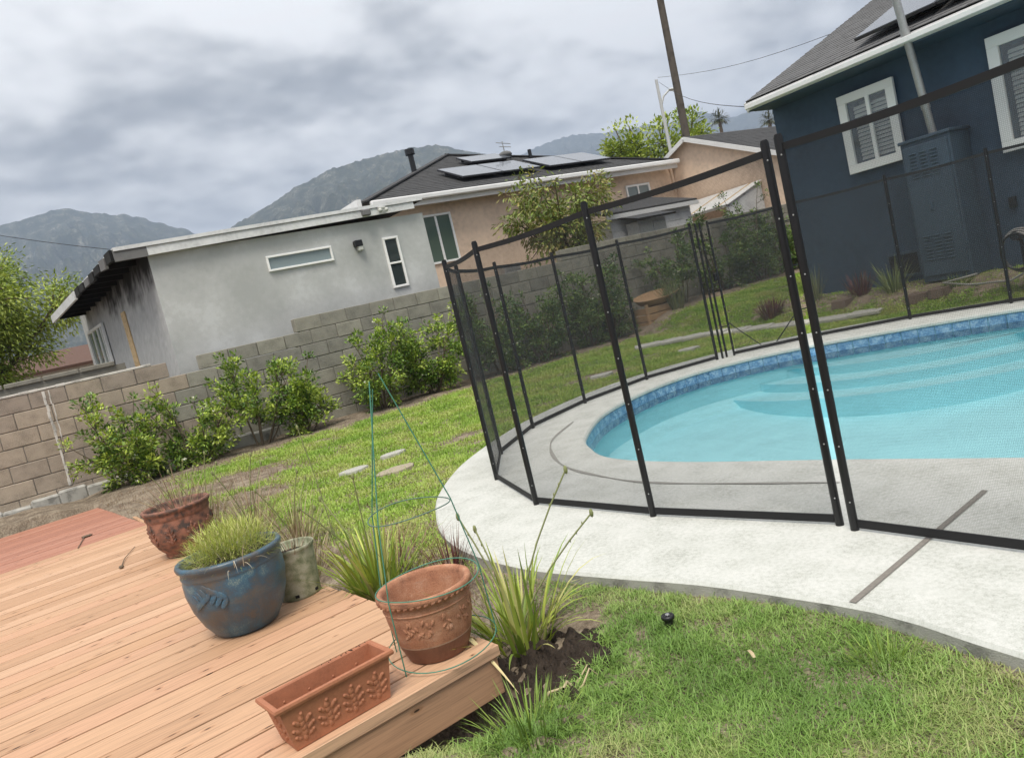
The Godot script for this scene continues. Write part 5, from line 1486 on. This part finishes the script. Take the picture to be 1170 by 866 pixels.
	for q in [[0.028, 0.20, 0.004], [0.262, 0.19, 0.08], [0.53, 0.15, 0.05]]:
		var ringp := []
		for i in 41:
			var a := TAU * i / 40
			ringp.append(Vector3(cos(a) * q[1], q[0] + 0.006 * sin(a * 2.0 + q[0] * 9.0) - (0.012 * sin(a) if q[0] < 0.1 else 0.0), sin(a) * q[1]))
		var m := MB.new(); m.tube(ringp, [0.0021], 6, false)
		part(cg, "ring", m, M.wire_green if q[0] < 0.3 else M.wire_dark)
	for i in 3:
		var a: float = [2.80, 4.05, 0.40, 4.5][i]
		var foot := Vector3(cos(a) * 0.2, 0.0, sin(a) * 0.2)
		var path := [foot, Vector3(cos(a) * 0.195, 0.262, sin(a) * 0.195), Vector3(cos(a) * 0.153, 0.53, sin(a) * 0.153), apex + Vector3([-0.02, -0.015, 0.02, 0.0][i], [0.0, -0.03, 0.02, -0.04][i], 0.0)]
		var m := MB.new(); m.tube(path, [0.0023], 6)
		part(cg, "leg", m, M.wire_green)
	# odds and ends
	var sl := MB.new(); sl.blade(Vector3(1.115, 0.075, -2.52), Vector3(0.12, -0.42, 0.80).normalized(), 0.33, 0.018, 0.35, 6, 0.4)
	solo("dry_leaf", "long dry straw coloured leaf hanging over the deck corner", "leaf", sl, M.straw)
	rng.seed = 90
	var tw := MB.new()
	for q in [[0.76, -2.66, 0.09, 0.5], [0.80, -2.74, 0.10, 0.2], [0.72, -2.62, 0.06, 0.9]]:
		tw.tube([Vector3(q[0], DECK_Y + 0.004, q[1]), Vector3(q[0] + q[2] * 0.6, DECK_Y + 0.012, q[1] - q[2] * 0.3), Vector3(q[0] + q[2], DECK_Y + 0.004, q[1] - q[2] * q[3])], [0.002, 0.0016, 0.001], 5)
	solo("twig", "thin dark twigs lying on planks behind the trough", "twig", tw, M.bark)
	tw = MB.new()
	tw.tube([Vector3(0.31, DECK_Y + 0.006, -6.0), Vector3(0.36, DECK_Y + 0.012, -6.25), Vector3(0.47, DECK_Y + 0.008, -6.6)], [0.004, 0.003, 0.002], 5); tw.ball(Transform3D(Basis().scaled(Vector3(0.018, 0.012, 0.022)), Vector3(0.31, DECK_Y + 0.012, -5.98)), 6, 4)
	solo("twig", "thin stalk with dark tip lying left of the brown clay pot", "twig", tw, M.bark)
	tw = MB.new(); tw.ball(Transform3D(Basis().scaled(Vector3(0.05, 0.01, 0.03)), Vector3(0.22, DECK_Y + 0.01, -7.9)), 6, 4); tw.tube([Vector3(0.2, DECK_Y + 0.01, -7.9), Vector3(0.12, DECK_Y + 0.01, -7.4)], [0.004], 5)
	solo("dead_leaf", "dark dead leaf on the red planks", "leaf", tw, M.bark)
	# exposed roots on the dug soil
	var rt := MB.new()
	for q in [[1.10, -2.02, 0.2, 0.1], [1.14, -2.06, 0.17, -0.12], [1.22, -2.12, 0.16, 0.3], [1.16, -1.98, 0.14, 0.0]]:
		var path := []
		for k in 6:
			var x: float = q[0] + q[2] * k / 5.0; var z: float = q[1] - q[3] * q[2] * k / 5.0 + rng.randf_range(-.012, .012)
			path.append(Vector3(x, gh(x, z) + 0.03 + 0.012 * sin(k * 1.9), z))
		rt.tube(path, [0.0055, 0.005, 0.0042, 0.0035, 0.0028, 0.002], 6)
	solo("root", "pale exposed roots lying on the dug soil", "root", rt, M.root)
	for q in [[1.62, -1.60, 0.10, "curled brown leaf lying in the front lawn"]]:
		var m := MB.new(); m.blade(Vector3(q[0], gh(q[0], q[1]) + 0.045, q[1]), Vector3(0.5, 0.15, -0.8).normalized(), q[2], 0.012, 0.9, 5, 0.6)
		solo("dry_leaf", q[3], "leaf", m, M.root)
	var sp := thing("sprinkler_head", "small black pop-up sprinkler head in the front lawn", "sprinkler", Vector3(1.69, gh(1.69, -2.04) + 0.005, -2.04))
	sp.scale = Vector3(0.68, 0.8, 0.68)
	b = MB.new(); b.lathe([Vector2(0.024, -0.05), Vector2(0.024, 0.03), Vector2(0.034, 0.034), Vector2(0.036, 0.042), Vector2(0.034, 0.05), Vector2(0.026, 0.052), Vector2(0.022, 0.046), Vector2(0.0, 0.046)], 24)
	part(sp, "body", b, M.black_plastic)
	part(sp, "nozzle", bx(Vector3(0.02, 0.012, 0.02), Vector3(0, 0.052, 0), 0.004), M.galvanised)
	# soil clods by the deck corner
	rng.seed = 91
	var cn := FastNoiseLite.new(); cn.seed = 8; cn.frequency = 9.0; cn.fractal_octaves = 5; cn.fractal_gain = 0.6
	var cl := MB.new()
	var hd := func(x: float, z: float) -> Vector3:
		var e := Vector2((x - 1.2) / 0.40, (z + 2.26) / 0.34).length() + 0.35 * cn.get_noise_2d(x * 0.5, z * 0.5)
		var up := 0.022 - 0.05 * smoothstep(0.55, 1.0, e)
		var lump := cn.get_noise_2d(x, z)
		return Vector3(x, gh(x, z) + up + 0.034 * signf(lump) * pow(absf(lump), 0.75) * (1.0 - smoothstep(0.6, 1.05, e)), z)
	var st := 0.008
	for i in 104:
		for j in 90:
			var x := 0.80 + i * st; var z := -2.60 + j * st
			if x < 1.2 and z < -2.36: continue
			cl.quad(hd.call(x, z), hd.call(x, z + st), hd.call(x + st, z + st), hd.call(x + st, z))
	struct("dug_soil", cl, M.dug, "dark crumbly soil dug up at the deck corner")

func disc(r: float, y: float) -> MB:
	var b := MB.new()
	for i in 32:
		var a := TAU * i / 32; var a2 := TAU * (i + 1) / 32
		b.tri(Vector3(0, y + 0.012, 0), Vector3(cos(a2) * r, y, sin(a2) * r), Vector3(cos(a) * r, y, sin(a) * r))
	return b

func flat_stone(called: String, label: String, x: float, z: float, rx: float, rz: float, h: float, id: int, m: Material, group := ""):
	rng.seed = id
	var b := MB.new(); var rim := []
	for i in 14:
		var a := TAU * i / 14
		rim.append(Vector3(cos(a) * rx * rng.randf_range(0.8, 1.1), h, sin(a) * rz * rng.randf_range(0.8, 1.1)))
	for i in 14:
		var p: Vector3 = rim[i]; var q: Vector3 = rim[(i + 1) % 14]
		b.tri(Vector3(0, h + 0.006, 0), q, p)
		b.quad(Vector3(p.x * 1.08, -0.06, p.z * 1.08), p, q, Vector3(q.x * 1.08, -0.06, q.z * 1.08))
	solo(called, label, "stone", b, m, Vector3(x, gh(x, z) + 0.008, z), 0.0, group)

func make_yard():
	var gs := "stepping stones sunk in the lawn"
	flat_stone("stepping_stone", "leftmost pale stepping stone left of the cage wires", 2.45, -7.0, 0.15, 0.11, 0.02, 1, M.stone, gs)
	flat_stone("stepping_stone", "pale stepping stone right of the cage wires", 2.93, -7.15, 0.14, 0.10, 0.02, 2, M.stone, gs)
	flat_stone("stepping_stone", "brownish stepping stone nearest the camera on the lawn", 2.62, -6.42, 0.19, 0.14, 0.018, 3, M.dirt_pale, gs)
	flat_stone("stepping_stone", "small pale stone in the lawn seen through fence middle", 6.1, -7.6, 0.17, 0.13, 0.02, 4, M.stone, gs)
	flat_stone("stepping_stone", "pale stone in the lawn near the fence gate", 7.6, -7.5, 0.17, 0.13, 0.02, 5, M.stone, gs)
	# paved path curving past the navy house
	var path := thing("stone_path", "curved strip of grey flagstones along the navy house bed", "path")
	var cp := [Vector2(7.9, -8.6), Vector2(8.6, -8.05), Vector2(8.95, -7.2), Vector2(9.05, -6.3), Vector2(9.25, -5.6)]
	rng.seed = 92
	for i in 11:
		var t := i / 11.0 * 4.0
		var k := int(t); var f := t - k
		var p: Vector2 = cp[k].lerp(cp[k + 1], f); var d: Vector2 = cp[k + 1] - cp[k]
		part(path, "flagstone", bx(Vector3(0.40, 0.05, 0.36), Vector3.ZERO, 0.01), M.stone, xf(Vector3(p.x, gh(p.x, p.y) + 0.02, p.y), -d.angle() + rng.randf_range(-.08, .08)))
	for q in [[9.42, -5.3, "flat brown rock edging the bed below spiky grass"], [9.5, -5.05, "low brown rock in front of the cabinet"], [9.55, -6.4, "brown rock beside the dark red plant"]]:
		flat_stone("rock", q[2], q[0], q[1], 0.2, 0.13, 0.045, int(q[0] * 50), M.rock, "rocks edging the house bed")
	# bark-strewn bed in front of the house
	# wooden planter with a slanted tray top
	var w := thing("wooden_planter", "tan wooden tub tilted on a crate by the far wall", "planter", Vector3(9.75, 0.12, -10.25))
	var bw := MB.new(); bw.lathe([Vector2(0.0, 0.0), Vector2(0.26, 0.0), Vector2(0.42, 0.06), Vector2(0.52, 0.16), Vector2(0.535, 0.165), Vector2(0.52, 0.17), Vector2(0.40, 0.085), Vector2(0.25, 0.03), Vector2(0.0, 0.03)], 28)
	part(w, "tub", bw, M.orange_wood, Transform3D(Basis(Vector3.BACK, 0.07) * Basis(Vector3.RIGHT, 0.22) * Basis().scaled(Vector3(1.0, 1.0, 0.5)), Vector3(0.1, 0.42, 0)))
	for i in 3:
		part(w, "crate_board", bx(Vector3(0.55, 0.11, 0.02), Vector3(-0.08, 0.09 + i * 0.125, 0.2), 0.004), M.orange_wood)
		part(w, "crate_board", bx(Vector3(0.02, 0.11, 0.38), Vector3(-0.365, 0.09 + i * 0.125, 0), 0.004), M.orange_wood)
	for q in [[-0.34, -0.18], [-0.34, 0.18], [0.2, -0.18], [0.2, 0.18]]:
		part(w, "leg", bx(Vector3(0.05, 0.5, 0.05), Vector3(q[0], 0.2, q[1]), 0.004), M.orange_wood)
	# garden hose hung on a low post
	var hs := thing("garden_hose", "coiled grey garden hose on a stand at the right edge", "hose", Vector3(9.3, 0.12, -4.0))
	var st := MB.new(); st.tube([Vector3(0, -0.1, 0), Vector3(0, 0.5, 0)], [0.02], 8); st.tube([Vector3(-0.02, 0.48, 0), Vector3(-0.14, 0.5, 0)], [0.05], 10)
	part(hs, "stand", st, M.black_metal)
	for k in 6:
		var rp := []
		for i in 37:
			var a := TAU * i / 36
			rp.append(Vector3(-0.03 - 0.022 * k, 0.33 + sin(a) * (0.235 - 0.008 * k), cos(a) * (0.19 - 0.006 * k)))
		var m := MB.new(); m.tube(rp, [0.012], 7, false)
		part(hs, "coil", m, M.hose if k % 2 == 0 else M.black_plastic)
	var lh := MB.new(); lh.tube([Vector3(-0.1, 0.12, 0.1), Vector3(-0.15, 0.03, -0.1), Vector3(-0.2, 0.05, -0.5), Vector3(0.0, 0.09, -0.9), Vector3(0.2, 0.12, -0.6)], [0.012], 7)
	part(hs, "loose_end", lh, M.hose)

# ---------------------------------------------------------------- scene
func _ready():
	var cam := Camera3D.new()
	cam.position = Vector3(0, 1.2, 0)
	cam.rotation_degrees = Vector3(-5.685, -32.213, -13.425)
	cam.fov = 52.39; cam.near = 0.05; cam.far = 12000.0
	add_child(cam); cam.current = true
	var env := Environment.new()
	env.background_mode = Environment.BG_SKY
	var sky := Sky.new(); var pano := PanoramaSkyMaterial.new()
	pano.panorama = make_sky(); sky.sky_material = pano
	env.sky = sky
	env.tonemap_mode = Environment.TONE_MAPPER_LINEAR
	env.tonemap_exposure = 2.5
	env.sdfgi_enabled = true; env.ssao_enabled = true; env.ssil_enabled = true
	env.fog_enabled = true; env.fog_density = 0.00042; env.fog_light_color = Color(0.80, 0.88, 1.0)
	var we := WorldEnvironment.new(); we.environment = env; add_child(we)
	var sun := DirectionalLight3D.new()
	sun.light_energy = 0.5; sun.light_angular_distance = 25.0; sun.light_color = Color(1.0, 0.97, 0.92); sun.shadow_enabled = true
	sun.rotation_degrees = Vector3(-62, -42, 0)
	add_child(sun)

	make_materials()
	r_in = radii([Vector2(3.59, -1.68), Vector2(3.44, -2.5), Vector2(3.25, -3.44), Vector2(3.23, -4.1), Vector2(3.42, -4.57), Vector2(3.70, -4.97), Vector2(4.42, -5.57), Vector2(5.26, -5.9), Vector2(5.9, -5.95), Vector2(6.41, -5.8), Vector2(6.96, -5.4), Vector2(7.44, -4.78), Vector2(7.87, -4.08), Vector2(8.13, -3.5), Vector2(8.35, -2.6), Vector2(8.35, -1.4), Vector2(7.9, -0.3), Vector2(6.8, 0.5), Vector2(5.4, 0.6), Vector2(4.3, 0.0), Vector2(3.75, -0.85)])
	r_out = radii([Vector2(1.93, -0.4), Vector2(1.96, -0.99), Vector2(2.02, -1.4), Vector2(1.99, -1.75), Vector2(1.93, -2.12), Vector2(1.82, -2.51), Vector2(1.71, -2.98), Vector2(1.70, -3.5), Vector2(1.79, -3.95), Vector2(1.98, -4.40), Vector2(2.26, -4.89), Vector2(2.73, -5.45), Vector2(3.17, -5.83), Vector2(3.62, -6.15), Vector2(4.12, -6.45), Vector2(4.91, -6.74), Vector2(5.7, -6.86), Vector2(6.5, -6.76), Vector2(7.2, -6.45), Vector2(7.76, -5.95), Vector2(8.32, -5.1), Vector2(8.78, -3.95), Vector2(9.0, -2.6), Vector2(9.0, -1.0), Vector2(8.5, 0.3), Vector2(7.2, 1.25), Vector2(5.0, 1.4), Vector2(3.0, 0.9), Vector2(2.15, 0.2)])
	make_ground()
	make_pool()
	make_mountain([[-14, 8.5], [-6, 10.6], [-1.57, 11.6], [0.57, 11.5], [2.96, 11.88], [5.01, 12.23], [6.01, 12.19], [6.92, 11.78], [8.41, 11.43], [9.67, 11.12], [10.86, 10.45], [12.48, 9.75], [14.71, 7.65], [18, 5.0], [22, 3.0]], 1700.0, 700.0, 3, "hazy blue green mountain at left beyond the garage roof")
	make_mountain([[10.0, 4.0], [13.82, 8.5], [16.13, 9.67], [17.78, 10.2], [20.49, 11.19], [23.19, 11.94], [25.74, 12.1], [28.23, 12.2], [30.72, 12.0], [33.14, 11.0], [36.73, 9.3], [42, 6.0], [48, 3.5]], 1250.0, 500.0, 4, "scrubby mountain slope behind the solar panel roof")
	make_mountain([[20, 5.0], [28.71, 8.45], [32.87, 9.39], [36.26, 9.84], [38.31, 10.27], [40.28, 10.39], [43.37, 9.9], [45.83, 9.66], [47.91, 9.27], [49.49, 9.54], [50.6, 9.1], [51.38, 8.58], [52.27, 8.61], [53.99, 8.56], [57.28, 8.23], [60.38, 7.78], [70, 7.0], [85, 4.0]], 2600.0, 1200.0, 5, "far blue mountain ridge behind the peach houses")
	make_block_wall()
	make_garage()
	make_peach_house()
	make_sheds()
	make_navy_house()
	make_far()
	make_deck()
	make_fence()
	make_plants()
	make_yard()
	make_pots()
	make_lawn()
